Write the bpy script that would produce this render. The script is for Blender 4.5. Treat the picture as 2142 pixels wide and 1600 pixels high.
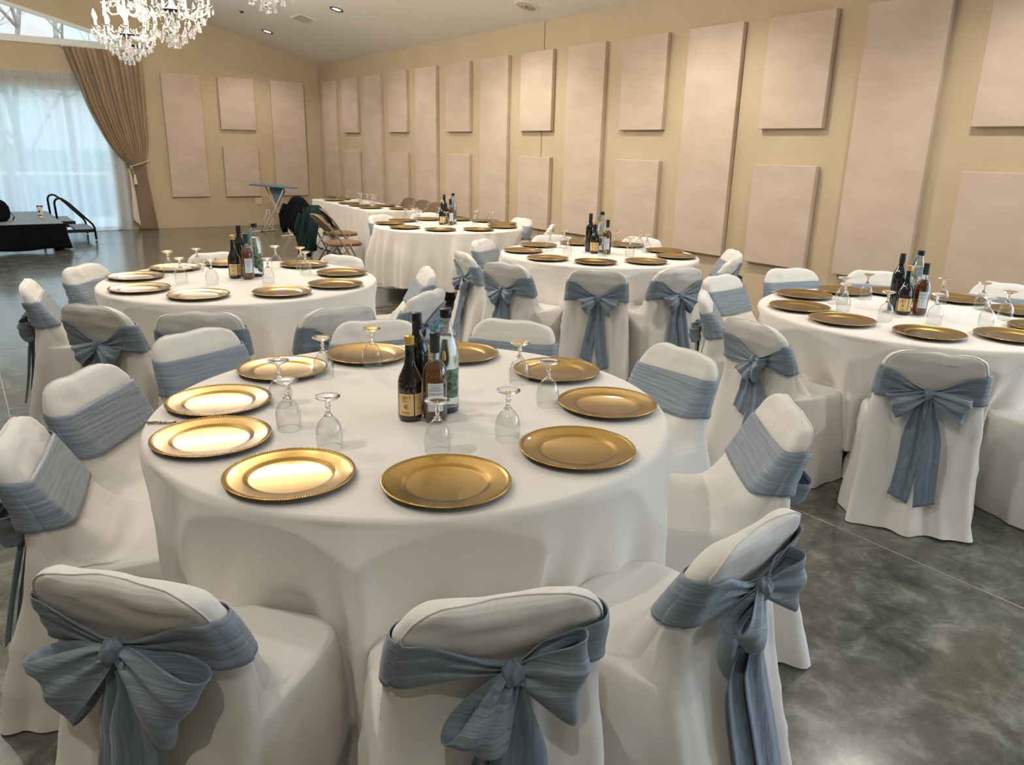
import bpy, bmesh, math, random
from mathutils import Vector, Matrix, noise
PI = math.pi
S = bpy.context.scene
for o in list(bpy.data.objects): bpy.data.objects.remove(o)
COL = S.collection
# ------------------------------------------------------------------ camera
YAW, PITCH, ROLL, FPX, CZ = math.radians(35.809), math.radians(16.913), math.radians(1.3726), 1597.74, 1.58
cy_, sy_, cp_, sp_ = math.cos(YAW), math.sin(YAW), math.cos(PITCH), math.sin(PITCH)
Fv = Vector((sy_ * cp_, cy_ * cp_, -sp_)); R0 = Vector((cy_, -sy_, 0)); U0 = R0.cross(Fv)
Rv = math.cos(ROLL) * R0 + math.sin(ROLL) * U0
Uv = -math.sin(ROLL) * R0 + math.cos(ROLL) * U0
cam = bpy.data.objects.new('camera', bpy.data.cameras.new('camera'))
COL.objects.link(cam)
cam.matrix_world = Matrix(((Rv.x, Uv.x, -Fv.x, 0), (Rv.y, Uv.y, -Fv.y, 0), (Rv.z, Uv.z, -Fv.z, CZ), (0, 0, 0, 1)))
cam.data.sensor_fit = 'HORIZONTAL'; cam.data.sensor_width = 36; cam.data.lens = FPX / 2142 * 36
cam.data.clip_start = 0.02; cam.data.clip_end = 300
S.camera = cam
# ------------------------------------------------------------------ world, daylight, exposure
S.view_settings.view_transform = 'Standard'; S.view_settings.look = 'None'
S.view_settings.gamma = 1; S.view_settings.use_curve_mapping = False
S.view_settings.exposure = 0.33
w = bpy.data.worlds.new('overcast_sky'); S.world = w; w.use_nodes = True
nt = w.node_tree; bg = nt.nodes['Background']
tc = nt.nodes.new('ShaderNodeTexCoord'); sx = nt.nodes.new('ShaderNodeSeparateXYZ'); rp = nt.nodes.new('ShaderNodeValToRGB')
nt.links.new(tc.outputs['Generated'], sx.inputs[0]); nt.links.new(sx.outputs['Z'], rp.inputs[0]); nt.links.new(rp.outputs[0], bg.inputs[0])
rp.color_ramp.elements[0].position = 0.0; rp.color_ramp.elements[0].color = (.50, .64, .80, 1)
rp.color_ramp.elements[1].position = .35; rp.color_ramp.elements[1].color = (.68, .84, 1.0, 1)
bg.inputs['Strength'].default_value = 4.2

def portal(name, loc, rot, sx_, sy2):
    l = bpy.data.lights.new(name, 'AREA'); l.shape = 'RECTANGLE'; l.size = sx_; l.size_y = sy2
    l.cycles.is_portal = True
    o = bpy.data.objects.new(name, l); o.location = loc; o.rotation_euler = rot; COL.objects.link(o)
portal('daylight_portal_right', (6.50, -.75, 1.35), (0, PI / 2, 0), 2.4, 4.5)
portal('daylight_portal_front', (5.0, -4.1, 1.45), (PI / 2, 0, 0), 1.6, 2.5)
portal('daylight_portal_back', (-.75, 16.0, 1.3), (-PI / 2, 0, 0), 6.5, 2.3)
LAMP = .8          # brightness of the room's own warm lamps

# ------------------------------------------------------------------ materials
def srgb(r, g, b):
    f = lambda c: (c / 255 / 12.92) if c / 255 <= .04045 else ((c / 255 + .055) / 1.055) ** 2.4
    return (f(r), f(g), f(b), 1)
MATS = {}
def mat(name, col, rough=.6, metal=0, spec=.5, **k):
    m = bpy.data.materials.new(name); m.use_nodes = True
    b = m.node_tree.nodes['Principled BSDF']
    b.inputs['Base Color'].default_value = col if len(col) == 4 else (*col, 1)
    b.inputs['Roughness'].default_value = rough; b.inputs['Metallic'].default_value = metal
    b.inputs['Specular IOR Level'].default_value = spec
    for kk, v in k.items(): b.inputs[kk.replace('_', ' ')].default_value = v
    MATS[name] = m
    return m
def nd(m, t, **k):
    n = m.node_tree.nodes.new(t)
    for a, v in k.items():
        if a in n.inputs: n.inputs[a].default_value = v
        else: setattr(n, a, v)
    return n
def lk(m, a, b): m.node_tree.links.new(a, b)
def noise_col(m, c1, c2, scale, detail=4, stretch=(1, 1, 1), lo=.35, hi=.65, bump=0, bdist=.01, rough=None, space='Object'):
    b = m.node_tree.nodes['Principled BSDF']
    t = nd(m, 'ShaderNodeTexCoord'); mp = nd(m, 'ShaderNodeMapping'); mp.inputs['Scale'].default_value = stretch
    n = nd(m, 'ShaderNodeTexNoise'); n.inputs['Scale'].default_value = scale; n.inputs['Detail'].default_value = detail
    lk(m, t.outputs[space], mp.inputs[0]); lk(m, mp.outputs[0], n.inputs[0])
    r = nd(m, 'ShaderNodeValToRGB'); r.color_ramp.elements[0].position = lo; r.color_ramp.elements[1].position = hi
    r.color_ramp.elements[0].color = c1; r.color_ramp.elements[1].color = c2
    lk(m, n.outputs['Fac'], r.inputs[0]); lk(m, r.outputs[0], b.inputs['Base Color'])
    if bump:
        bp = nd(m, 'ShaderNodeBump'); bp.inputs['Strength'].default_value = bump; bp.inputs['Distance'].default_value = bdist
        lk(m, n.outputs['Fac'], bp.inputs['Height']); lk(m, bp.outputs[0], b.inputs['Normal'])
    return n, r
def add_bump(m, scale, stretch=(1, 1, 1), strength=.3, dist=.004, detail=3, chain=True):
    b = m.node_tree.nodes['Principled BSDF']
    t = nd(m, 'ShaderNodeTexCoord'); mp = nd(m, 'ShaderNodeMapping'); mp.inputs['Scale'].default_value = stretch
    n = nd(m, 'ShaderNodeTexNoise'); n.inputs['Scale'].default_value = scale; n.inputs['Detail'].default_value = detail
    lk(m, t.outputs['Object'], mp.inputs[0]); lk(m, mp.outputs[0], n.inputs[0])
    bp = nd(m, 'ShaderNodeBump'); bp.inputs['Strength'].default_value = strength; bp.inputs['Distance'].default_value = dist
    lk(m, n.outputs['Fac'], bp.inputs['Height'])
    if b.inputs['Normal'].is_linked and chain: lk(m, b.inputs['Normal'].links[0].from_socket, bp.inputs['Normal'])
    lk(m, bp.outputs[0], b.inputs['Normal'])

WALL = mat('wall_paint', srgb(206, 186, 150), .75); noise_col(WALL, srgb(194, 177, 148), srgb(200, 183, 154), 2.0); add_bump(WALL, 90, strength=.08, dist=.002)
CEIL = mat('ceiling_paint', srgb(238, 236, 228), .85)
TRIM = mat('white_trim', srgb(232, 234, 230), .45)
PANEL = mat('panel_fabric', srgb(214, 192, 172), .95, spec=.15); noise_col(PANEL, srgb(202, 184, 166), srgb(211, 194, 177), 2.2, 6, (1, 1, 2.2)); add_bump(PANEL, 260, (1, 1, .6), .12, .001)
FLOOR = mat('polished_concrete', srgb(92, 92, 82), .2, spec=.6, Coat_Weight=.35, Coat_Roughness=.07)
n, r = noise_col(FLOOR, srgb(56, 57, 50), srgb(136, 138, 128), 6.5, 15, lo=.34, hi=.74)
n.inputs['Roughness'].default_value = .72; n.inputs['Distortion'].default_value = .35
e = r.color_ramp.elements.new(.5); e.color = srgb(84, 85, 76)
add_bump(FLOOR, 3, strength=.03, dist=.01)
rr = nd(FLOOR, 'ShaderNodeMapRange'); rr.inputs['To Min'].default_value = .13; rr.inputs['To Max'].default_value = .3
lk(FLOOR, n.outputs['Fac'], rr.inputs[0]); lk(FLOOR, rr.outputs[0], FLOOR.node_tree.nodes['Principled BSDF'].inputs['Roughness'])
JOINT = mat('floor_joint', srgb(150, 148, 138), .5)
SEAM = mat('dark_seam', srgb(70, 58, 45), .8)
CLOTH = mat('tablecloth_white', srgb(232, 227, 220), .8, spec=.2, Sheen_Weight=.15); add_bump(CLOTH, 9, strength=.25, dist=.006, detail=5); add_bump(CLOTH, 700, strength=.1, dist=.001)
COVER = mat('chair_cover_fabric', srgb(234, 231, 225), .72, spec=.25, Sheen_Weight=.2)
add_bump(COVER, 7, (1, 1, .6), .42, .012, 4); add_bump(COVER, 500, strength=.08, dist=.001)
def creases(m, scale, strength, dist, stretch=(1, 1, .5)):
    b = m.node_tree.nodes['Principled BSDF']; t = nd(m, 'ShaderNodeTexCoord'); mp = nd(m, 'ShaderNodeMapping'); mp.inputs['Scale'].default_value = stretch
    n = nd(m, 'ShaderNodeTexNoise'); n.noise_type = 'RIDGED_MULTIFRACTAL'; n.inputs['Scale'].default_value = scale; n.inputs['Detail'].default_value = 2
    lk(m, t.outputs['Object'], mp.inputs[0]); lk(m, mp.outputs[0], n.inputs[0])
    bp = nd(m, 'ShaderNodeBump'); bp.inputs['Strength'].default_value = strength; bp.inputs['Distance'].default_value = dist
    lk(m, n.outputs['Fac'], bp.inputs['Height']); lk(m, b.inputs['Normal'].links[0].from_socket, bp.inputs['Normal']); lk(m, bp.outputs[0], b.inputs['Normal'])
creases(COVER, 4.5, .36, .014); creases(CLOTH, 2.6, .2, .012)
def translucent(m, amt):
    b = m.node_tree.nodes['Principled BSDF']; out = m.node_tree.nodes['Material Output']
    tr = nd(m, 'ShaderNodeBsdfTranslucent'); tr.inputs[0].default_value = b.inputs['Base Color'].default_value
    mx = nd(m, 'ShaderNodeMixShader'); mx.inputs[0].default_value = amt
    lk(m, b.outputs[0], mx.inputs[1]); lk(m, tr.outputs[0], mx.inputs[2]); lk(m, mx.outputs[0], out.inputs[0])
translucent(COVER, .08)
SASH_H = mat('sash_crinkle_band', srgb(132, 152, 170), .42, spec=.4, Sheen_Weight=.25)
noise_col(SASH_H, srgb(116, 129, 143), srgb(136, 149, 162), 5, 5, (1.2, 1.2, 22), bump=.75, bdist=.006)
SASH_V = mat('sash_crinkle_tail', srgb(122, 142, 162), .46, spec=.4, Sheen_Weight=.25)
noise_col(SASH_V, srgb(104, 120, 138), srgb(124, 140, 156), 7, 5, (16, 16, 1.3), bump=.7, bdist=.005)
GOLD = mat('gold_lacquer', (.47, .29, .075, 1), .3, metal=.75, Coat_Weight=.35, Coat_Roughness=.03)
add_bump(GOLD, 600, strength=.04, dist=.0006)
_lw = nd(GOLD, 'ShaderNodeLayerWeight'); _lw.inputs[0].default_value = .5        # darkening put into the base colour: deeper bronze at a glancing angle
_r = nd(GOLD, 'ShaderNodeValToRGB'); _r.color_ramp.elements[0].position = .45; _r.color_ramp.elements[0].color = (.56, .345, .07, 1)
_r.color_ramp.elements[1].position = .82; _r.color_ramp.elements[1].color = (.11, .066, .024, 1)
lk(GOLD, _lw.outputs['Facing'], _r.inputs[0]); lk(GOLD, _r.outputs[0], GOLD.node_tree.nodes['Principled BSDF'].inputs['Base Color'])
BLACKP = mat('charger_underside', srgb(25, 22, 18), .5)
def thin_glass(name, tint, refl=.5, body=0):
    m = bpy.data.materials.new(name); m.use_nodes = True; m.node_tree.nodes.remove(m.node_tree.nodes['Principled BSDF'])
    out = m.node_tree.nodes['Material Output']
    tr = nd(m, 'ShaderNodeBsdfTransparent'); tr.inputs[0].default_value = tint
    gl = nd(m, 'ShaderNodeBsdfGlossy'); gl.inputs['Roughness'].default_value = .02
    lw0 = nd(m, 'ShaderNodeLayerWeight'); lw0.inputs[0].default_value = .5
    lw = nd(m, 'ShaderNodeMath', operation='POWER'); lk(m, lw0.outputs['Facing'], lw.inputs[0]); lw.inputs[1].default_value = 2.1
    mr = nd(m, 'ShaderNodeMapRange'); mr.inputs['To Min'].default_value = .06 + body; mr.inputs['To Max'].default_value = refl
    mx = nd(m, 'ShaderNodeMixShader')
    lk(m, lw.outputs[0], mr.inputs[0]); lk(m, mr.outputs[0], mx.inputs[0]); lk(m, tr.outputs[0], mx.inputs[1]); lk(m, gl.outputs[0], mx.inputs[2]); lk(m, mx.outputs[0], out.inputs[0])
    MATS[name] = m
    return m
GBOWL = thin_glass('goblet_bowl_glass', (.93, .94, .935, 1), .85)
GSOLID = mat('solid_clear_glass', (1, 1, 1, 1), .0, Transmission_Weight=1, IOR=1.47)
PANE = thin_glass('window_glass', (.94, .98, .97, 1), .5)
BTHIN = thin_glass('clear_bottle_glass', (.88, .94, .96, 1), .6, .02)
DARKB = mat('black_bottle_glass', (.004, .005, .004, 1), .03, spec=.7, Coat_Weight=.5, Coat_Roughness=.02)
AMBER = mat('amber_liquor', (.27, .075, .012, 1), .06, Transmission_Weight=.72, IOR=1.36)
WATER = mat('mineral_water', (.86, .94, .97, 1), .0, Transmission_Weight=1, IOR=1.33)
CAPG = mat('gold_cap', srgb(214, 176, 96), .35, metal=.6)
CAPK = mat('black_cap', srgb(14, 16, 20), .35)
CAPD = mat('dark_green_capsule', srgb(20, 34, 32), .4)
LABC = mat('cream_label', srgb(232, 200, 140), .6)
LABW = mat('pale_blue_label', srgb(205, 216, 226), .6)
LABF = mat('forest_picture_label', srgb(70, 90, 70), .5); noise_col(LABF, srgb(30, 48, 30), srgb(120, 150, 120), 60, 6)
INK = mat('label_ink', srgb(50, 45, 40), .7)
TEAL = mat('teal_handle', srgb(70, 150, 170), .2, Transmission_Weight=.4)
NAVY = mat('navy_base', srgb(35, 50, 110), .2, Transmission_Weight=.3)
SILVER = mat('tarnished_silver', srgb(150, 140, 125), .3, metal=1); noise_col(SILVER, srgb(90, 78, 64), srgb(190, 182, 170), 160, 4)
DRAPE = mat('tan_drape_fabric', srgb(196, 163, 122), .7, spec=.3, Sheen_Weight=.3); noise_col(DRAPE, srgb(170, 148, 118), srgb(182, 160, 130), 9, 3, (1, 1, .2))
LINING = mat('cream_lining', srgb(226, 216, 200), .8)
ROPE = mat('cream_rope', srgb(210, 192, 162), .7); add_bump(ROPE, 120, (1, 1, 2), .6, .004)
STEEL = mat('taupe_powder_steel', srgb(150, 132, 114), .4, metal=.35)
VINYL = mat('brown_vinyl', srgb(126, 92, 62), .45)
VINYLD = mat('dark_taupe_vinyl', srgb(112, 92, 76), .5)
WHITEM = mat('white_metal', srgb(228, 224, 214), .35)
BOARD = mat('blue_grey_board_cover', srgb(112, 136, 150), .8)
GREENF = mat('dark_green_fleece', srgb(30, 60, 54), .95, spec=.1); noise_col(GREENF, srgb(14, 32, 30), srgb(34, 54, 50), 6, 3, (3, 3, .5))
BLACKF = mat('black_fabric', srgb(12, 13, 16), .95, spec=.1)
STAGET = mat('stage_grey_deck', srgb(120, 130, 132), .55)
BLACKM = mat('black_metal', srgb(16, 17, 20), .4, metal=.3)
TUBEW = mat('white_plastic', srgb(228, 216, 206), .35)
MAROON = mat('maroon_plastic', srgb(80, 28, 32), .4)
GRILL = mat('speaker_grille', srgb(196, 188, 170), .7)
CANM = mat('lamp_can_metal', srgb(60, 56, 50), .4, metal=.6)
def emis(name, col, st):
    m = bpy.data.materials.new(name); m.use_nodes = True; b = m.node_tree.nodes['Principled BSDF']
    b.inputs['Base Color'].default_value = (*col, 1); b.inputs['Emission Color'].default_value = (*col, 1); b.inputs['Emission Strength'].default_value = st
    return m
BULB = emis('lit_candle_bulb', (1, .74, .42), 18)
DOWN = emis('lit_downlight_lens', (1, .86, .66), 12)
CANDLE = mat('ivory_candle_sleeve', srgb(240, 226, 196), .5)
CRYS = mat('lead_crystal', (1, 1, 1, 1), .0, Transmission_Weight=.85, IOR=1.55, spec=.9)
BARK = mat('bare_bark', srgb(178, 166, 152), .9); noise_col(BARK, srgb(92, 80, 72), srgb(136, 122, 112), 12, 4)
CONIF = mat('conifer_green', srgb(96, 128, 104), .9); noise_col(CONIF, srgb(84, 112, 92), srgb(120, 142, 124), 5, 4)
GROUND = mat('grass_bank', srgb(130, 150, 128), .95); noise_col(GROUND, srgb(90, 110, 92), srgb(120, 134, 116), 1.2, 6)
DECK = mat('deck_concrete', srgb(170, 172, 170), .8)
RAILB = mat('blue_grey_deck_panel', srgb(96, 122, 150), .6)
# sheer: light passes through, part of it scattered
SHEER = bpy.data.materials.new('sheer_voile'); SHEER.use_nodes = True; SHEER.node_tree.nodes.remove(SHEER.node_tree.nodes['Principled BSDF'])
_tr = nd(SHEER, 'ShaderNodeBsdfTransparent'); _tl = nd(SHEER, 'ShaderNodeBsdfTranslucent'); _df = nd(SHEER, 'ShaderNodeBsdfDiffuse')
_tl.inputs[0].default_value = (.80, .85, .90, 1); _df.inputs[0].default_value = (.93, .94, .95, 1)
_m1 = nd(SHEER, 'ShaderNodeMixShader'); _m1.inputs[0].default_value = .25; _m2 = nd(SHEER, 'ShaderNodeMixShader')
_lw = nd(SHEER, 'ShaderNodeLayerWeight'); _lw.inputs[0].default_value = .5
_mr = nd(SHEER, 'ShaderNodeMapRange'); _mr.inputs['To Min'].default_value = .72; _mr.inputs['To Max'].default_value = 1
lk(SHEER, _tl.outputs[0], _m1.inputs[1]); lk(SHEER, _df.outputs[0], _m1.inputs[2])
lk(SHEER, _lw.outputs['Facing'], _mr.inputs[0]); lk(SHEER, _mr.outputs[0], _m2.inputs[0])
lk(SHEER, _tr.outputs[0], _m2.inputs[1]); lk(SHEER, _m1.outputs[0], _m2.inputs[2]); lk(SHEER, _m2.outputs[0], SHEER.node_tree.nodes['Material Output'].inputs[0])

# ------------------------------------------------------------------ helpers
def mk(name, V, F, m, parent=None, smooth=True, loc=None, rotz=None, weld=0):
    me = bpy.data.meshes.new(name); me.from_pydata([tuple(v) for v in V], [], F); me.update()
    bm = bmesh.new(); bm.from_mesh(me)
    if weld: bmesh.ops.remove_doubles(bm, verts=bm.verts, dist=weld)
    bmesh.ops.recalc_face_normals(bm, faces=bm.faces); bm.to_mesh(me); bm.free()
    if smooth:
        for p in me.polygons: p.use_smooth = True
    for mm in (m if isinstance(m, (list, tuple)) else [m]): me.materials.append(mm)
    o = bpy.data.objects.new(name, me); COL.objects.link(o)
    if parent: o.parent = parent
    if loc: o.location = loc
    if rotz is not None: o.rotation_euler[2] = rotz
    return o
class MB:
    def __init__(s): s.V = []; s.F = []
    def add(s, V, F):
        k = len(s.V); s.V += [tuple(v) for v in V]; s.F += [tuple(i + k for i in f) for f in F]; return s
    def box(s, x0, x1, y0, y1, z0, z1, M=None):
        V = [Vector(v) for v in ((x0, y0, z0), (x1, y0, z0), (x1, y1, z0), (x0, y1, z0), (x0, y0, z1), (x1, y0, z1), (x1, y1, z1), (x0, y1, z1))]
        if M: V = [M @ v for v in V]
        return s.add(V, [(0, 3, 2, 1), (4, 5, 6, 7), (0, 1, 5, 4), (1, 2, 6, 5), (2, 3, 7, 6), (3, 0, 4, 7)])
    def tube(s, pts, r, seg=10, cap=True, flat=1):
        P = [Vector(p) for p in pts]; n = len(P); rs = r if isinstance(r, (list, tuple)) else [r] * n
        T = [(P[min(i + 1, n - 1)] - P[max(i - 1, 0)]).normalized() for i in range(n)]
        up = Vector((0, 0, 1)) if abs(T[0].z) < .9 else Vector((1, 0, 0))
        A = T[0].cross(up).normalized(); V = []; F = []
        for i in range(n):
            A = (A - T[i] * A.dot(T[i])).normalized(); B = T[i].cross(A)
            for k in range(seg):
                a = 2 * PI * k / seg; V.append(P[i] + (A * math.cos(a) + B * math.sin(a) * flat) * rs[i])
        for i in range(n - 1):
            for k in range(seg): F.append((i * seg + k, i * seg + (k + 1) % seg, (i + 1) * seg + (k + 1) % seg, (i + 1) * seg + k))
        if cap: F.append(tuple(range(seg))[::-1]); F.append(tuple(range((n - 1) * seg, n * seg)))
        return s.add(V, F)
    def lathe(s, prof, seg=32, c=(0, 0, 0)):
        V = []; F = []; n = len(prof)
        for r, z in prof:
            for k in range(seg):
                a = 2 * PI * k / seg; V.append((c[0] + r * math.cos(a), c[1] + r * math.sin(a), c[2] + z))
        for i in range(n - 1):
            for k in range(seg): F.append((i * seg + k, i * seg + (k + 1) % seg, (i + 1) * seg + (k + 1) % seg, (i + 1) * seg + k))
        return s.add(V, F)
    def prism(s, poly, y0, y1, axis='Y'):
        n = len(poly)
        g = (lambda a, b, t: (a, t, b)) if axis == 'Y' else (lambda a, b, t: (t, a, b)) if axis == 'X' else (lambda a, b, t: (a, b, t))
        V = [g(a, b, y0) for a, b in poly] + [g(a, b, y1) for a, b in poly]
        F = [tuple(range(n)), tuple(range(n, 2 * n))[::-1]] + [(i, (i + 1) % n, n + (i + 1) % n, n + i) for i in range(n)]
        return s.add(V, F)
    def ball(s, c, r, seg=12, sc=(1, 1, 1)):
        V = []; F = []; h = seg // 2
        for i in range(h + 1):
            t = PI * i / h
            for k in range(seg):
                a = 2 * PI * k / seg; V.append((c[0] + r * sc[0] * math.sin(t) * math.cos(a), c[1] + r * sc[1] * math.sin(t) * math.sin(a), c[2] + r * sc[2] * math.cos(t)))
        for i in range(h):
            for k in range(seg): F.append((i * seg + k, i * seg + (k + 1) % seg, (i + 1) * seg + (k + 1) % seg, (i + 1) * seg + k))
        return s.add(V, F)
    def grid(s, nu, nv, f, closed=False):
        V = [f(i / (nu if closed else nu - 1), j / (nv - 1)) for j in range(nv) for i in range(nu)]
        F = [(j * nu + i, j * nu + (i + 1) % nu, (j + 1) * nu + (i + 1) % nu, (j + 1) * nu + i) for j in range(nv - 1) for i in range(nu if closed else nu - 1)]
        return s.add(V, F)
    def obj(s, name, m, parent=None, smooth=False, **k):
        return mk(name, s.V, s.F, m, parent, smooth, **k)
def bevel(o, w=.004, seg=2, ang=40):
    me = o.data; bm = bmesh.new(); bm.from_mesh(me)
    ed = [e for e in bm.edges if len(e.link_faces) == 2 and e.calc_face_angle(0) > math.radians(ang)]
    bmesh.ops.bevel(bm, geom=ed, offset=w, segments=seg, profile=.5, affect='EDGES'); bm.to_mesh(me); bm.free(); return o
def tag(o, label=None, cat=None, group=None, kind=None):
    if label: o['label'] = label
    if cat: o['category'] = cat
    if group: o['group'] = group
    if kind: o['kind'] = kind
    return o
def empty(name, loc=(0, 0, 0), rotz=0):
    o = bpy.data.objects.new(name, None); o.empty_display_size = .1; COL.objects.link(o); o.location = loc; o.rotation_euler[2] = rotz; return o
KIDS = {}
def copy_tree(o, parent=None):
    c = o.copy(); COL.objects.link(c); c.parent = parent
    for ch in list(o.children): copy_tree(ch, c)
    return c
def st(name, b, m, smooth=False): return tag(b.obj(name, m, smooth=smooth), kind='structure')
def ss(a, b, x):
    t = min(1, max(0, (x - a) / (b - a))); return t * t * (3 - 2 * t)
def lerp(a, b, t): return a + (b - a) * t
def nz(x, y, z): return noise.noise(Vector((x, y, z)))
def solid(o, t, off=0):
    md = o.modifiers.new('thickness', 'SOLIDIFY'); md.thickness = t; md.offset = off; return o

# ------------------------------------------------------------------ the room
XR, YB, XL, YF, XRIDGE = 6.42, 15.9, -7.42, -4.0, -.5
def cz(x): return 3.148 + .255 * (XR - x) if x > XRIDGE else 3.148 + .255 * (x - XL)
st('floor', MB().box(XL - .2, XR + .2, YF - .2, YB + .2, -.1, 0), FLOOR)
b = MB(); b.prism([(XRIDGE, cz(XRIDGE)), (XR + .2, cz(XR + .2)), (XR + .2, cz(XR + .2) + .12), (XRIDGE, cz(XRIDGE) + .12)], YF - .2, YB + .2)
b.prism([(XL - .2, cz(XL - .2)), (XRIDGE, cz(XRIDGE)), (XRIDGE, cz(XRIDGE) + .12), (XL - .2, cz(XL - .2) + .12)], YF - .2, YB + .2)
st('ceiling', b, CEIL)
# back wall: big opening behind the sheer, sloping gable window above
ZT = 2.45; WX0, WX1 = -4.0, 2.48; ZS = 3.13
b = MB()
y0, y1 = YB, YB + .16
for poly in ([(WX1, 0), (XR, 0), (XR, ZS), (WX1, ZS)], [(XL, 0), (WX0, 0), (WX0, ZS), (XL, ZS)], [(WX0, ZT), (WX1, ZT), (WX1, ZS), (WX0, ZS)]): b.prism(poly, y0, y1)
tip = 3.28; zl = lambda x: 3.175 + .257 * (tip - abs(x - XRIDGE) - XRIDGE) if False else 3.16 + .257 * (tip - x)
tl = 2 * XRIDGE - tip; zm = zl(XRIDGE)
b.prism([(tip, ZS), (XR, ZS), (XR, cz(XR)), (tip, cz(tip))], y0, y1)
b.prism([(tip, 3.16), (tip, cz(tip)), (XRIDGE, cz(XRIDGE)), (XRIDGE, zm)], y0, y1)
b.prism([(tl, 3.16), (tl, cz(tl)), (XRIDGE, cz(XRIDGE)), (XRIDGE, zm)], y0, y1)
b.prism([(XL, ZS), (tl, ZS), (tl, cz(tl)), (XL, cz(XL))], y0, y1)
st('wall_back', b, WALL)
# right wall with the tall windows beside the camera
b = MB(); z1 = cz(XR)
for a in ((1.5, YB, 0, z1), (-3.0, 1.5, 2.55, z1), (-3.0, 1.5, 0, .15), (YF, -3.0, 0, z1)): b.box(XR, XR + .16, *a)
st('wall_right', b, WALL)
b = MB(); b.box(XL - .16, XL, YF, YB, 0, cz(XL)); st('wall_left', b, WALL)
b = MB()
b.prism([(XL, 0), (XL, cz(XL)), (XRIDGE, cz(XRIDGE)), (4.2, cz(4.2)), (4.2, 0)], YF - .16, YF)
b.prism([(5.8, 0), (5.8, cz(5.8)), (XR, cz(XR)), (XR, 0)], YF - .16, YF)
b.prism([(4.2, 2.7), (4.2, cz(4.2)), (5.8, cz(5.8)), (5.8, 2.7)], YF - .16, YF)
b.box(4.2, 5.8, YF - .16, YF, 0, .2)
st('wall_front', b, WALL)
b = MB()
for y in (-3.0, -1.5, 0, 1.45): b.box(XR + .02, XR + .1, y, y + .05, .15, 2.55)
b.box(XR + .02, XR + .1, -3, 1.5, .15, .2); b.box(XR + .02, XR + .1, -3, 1.5, 2.5, 2.55)
st('window_3', b, TRIM)
b = MB()
for x in (4.2, 4.98, 5.75): b.box(x, x + .05, YF - .1, YF - .02, .2, 2.7)
b.box(4.2, 5.8, YF - .1, YF - .02, .2, .25); b.box(4.2, 5.8, YF - .1, YF - .02, 2.65, 2.7)
st('window_4', b, TRIM)
st('baseboard_back', MB().box(2.5, XR, YB - .014, YB, 0, .09), WALL)
st('baseboard_right', MB().box(XR - .014, XR, 1.5, YB, 0, .09), WALL)
st('trim_1', MB().box(XR - .003, XR + .001, 8.365, 8.371, .1, 3.14), SEAM)
b = MB()
for x in (.08, 3.0, 5.95): b.box(x - .003, x + .003, YF, YB, 0, .0012)
for y in (3.55, 7.0, 10.4, 13.8): b.box(XL, XR, y - .003, y + .003, 0, .0011)
st('trim_2', b, JOINT)
# gable window frame and glass
def bar(b, p, q, wd, y0, y1):
    d = Vector((q[0] - p[0], q[1] - p[1])).normalized(); nn = Vector((-d.y, d.x)) * wd
    b.prism([(p[0], p[1]), (q[0], q[1]), (q[0] + nn.x, q[1] + nn.y), (p[0] + nn.x, p[1] + nn.y)], y0, y1)
g = empty('window_1', (0, YB, 3.16)); tag(g, kind='structure')
b = MB(); bar(b, (tip, .0), (tl, .0), -.05, -.03, .08); bar(b, (XRIDGE, zm - 3.16), (tip, 0), -.055, -.03, .08); bar(b, (tl, 0), (XRIDGE, zm - 3.16), -.055, -.03, .08)
b.box(XRIDGE - .03, XRIDGE + .03, -.02, .07, 0, zm - 3.16)
b.obj('window_frame', TRIM, g)
MB().prism([(tl, 0), (tip, 0), (XRIDGE, zm - 3.16)], .03, .036).obj('window_pane', PANE, g)
st('trim_3', MB().box(tl - .05, tip + .05, YB - .035, YB + .001, 3.105, 3.16), TRIM)
g = empty('window_2', (0, YB, 0)); tag(g, kind='structure')
b = MB()
for x in (-4.0, -2.4, -.8, .82, 2.42): b.box(x, x + .06, .05, .11, 0, ZT)
b.box(-4, WX1, .05, .11, 0, .06); b.box(-4, WX1, .05, .11, ZT - .06, ZT)
b.obj('window_frame', TRIM, g)
MB().box(-4, WX1, .07, .076, .06, ZT - .06).obj('window_pane', PANE, g)
# ------------------------------------------------------------------ outdoors
st('deck', MB().box(-9, 9, 16.1, 18.6, -.15, -.03), DECK)
b = MB(); b.box(-60, 60, 18.6, 34, -.9, -.3); b.box(-60, 60, 34, 70, -.9, 1.2); st('ground', b, GROUND)
HILL = mat('wooded_hillside', srgb(190, 200, 185), .95); noise_col(HILL, srgb(158, 138, 132), srgb(146, 156, 144), .35, 8, (1, 1, .35), .4, .6)
st('hillside', MB().prism([(46, -.9), (80, -.9), (80, 30), (66, 26), (52, 12)], -70, 70, 'X'), HILL)
dr = empty('deck_railing', (0, 18.4, -.03)); tag(dr, 'white-topped railing with blue-grey infill panels, outside behind the sheer curtain', 'railing')
MB().box(-8.9, 8.9, -.03, .03, .92, .97).obj('top_rail', WHITEM, dr)
b = MB().box(-8.9, 8.9, -.012, .012, .08, .72); b.obj('infill_panel', RAILB, dr)
pb = MB().box(-.03, .03, -.03, .03, 0, .92)
p0 = pb.obj('post', WHITEM, dr, loc=(-8.8, 0, 0))
for i in range(1, 8):
    c = p0.copy(); COL.objects.link(c); c.parent = dr; c.location = (-8.8 + i * 2.5, 0, 0)
random.seed(7)
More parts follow.
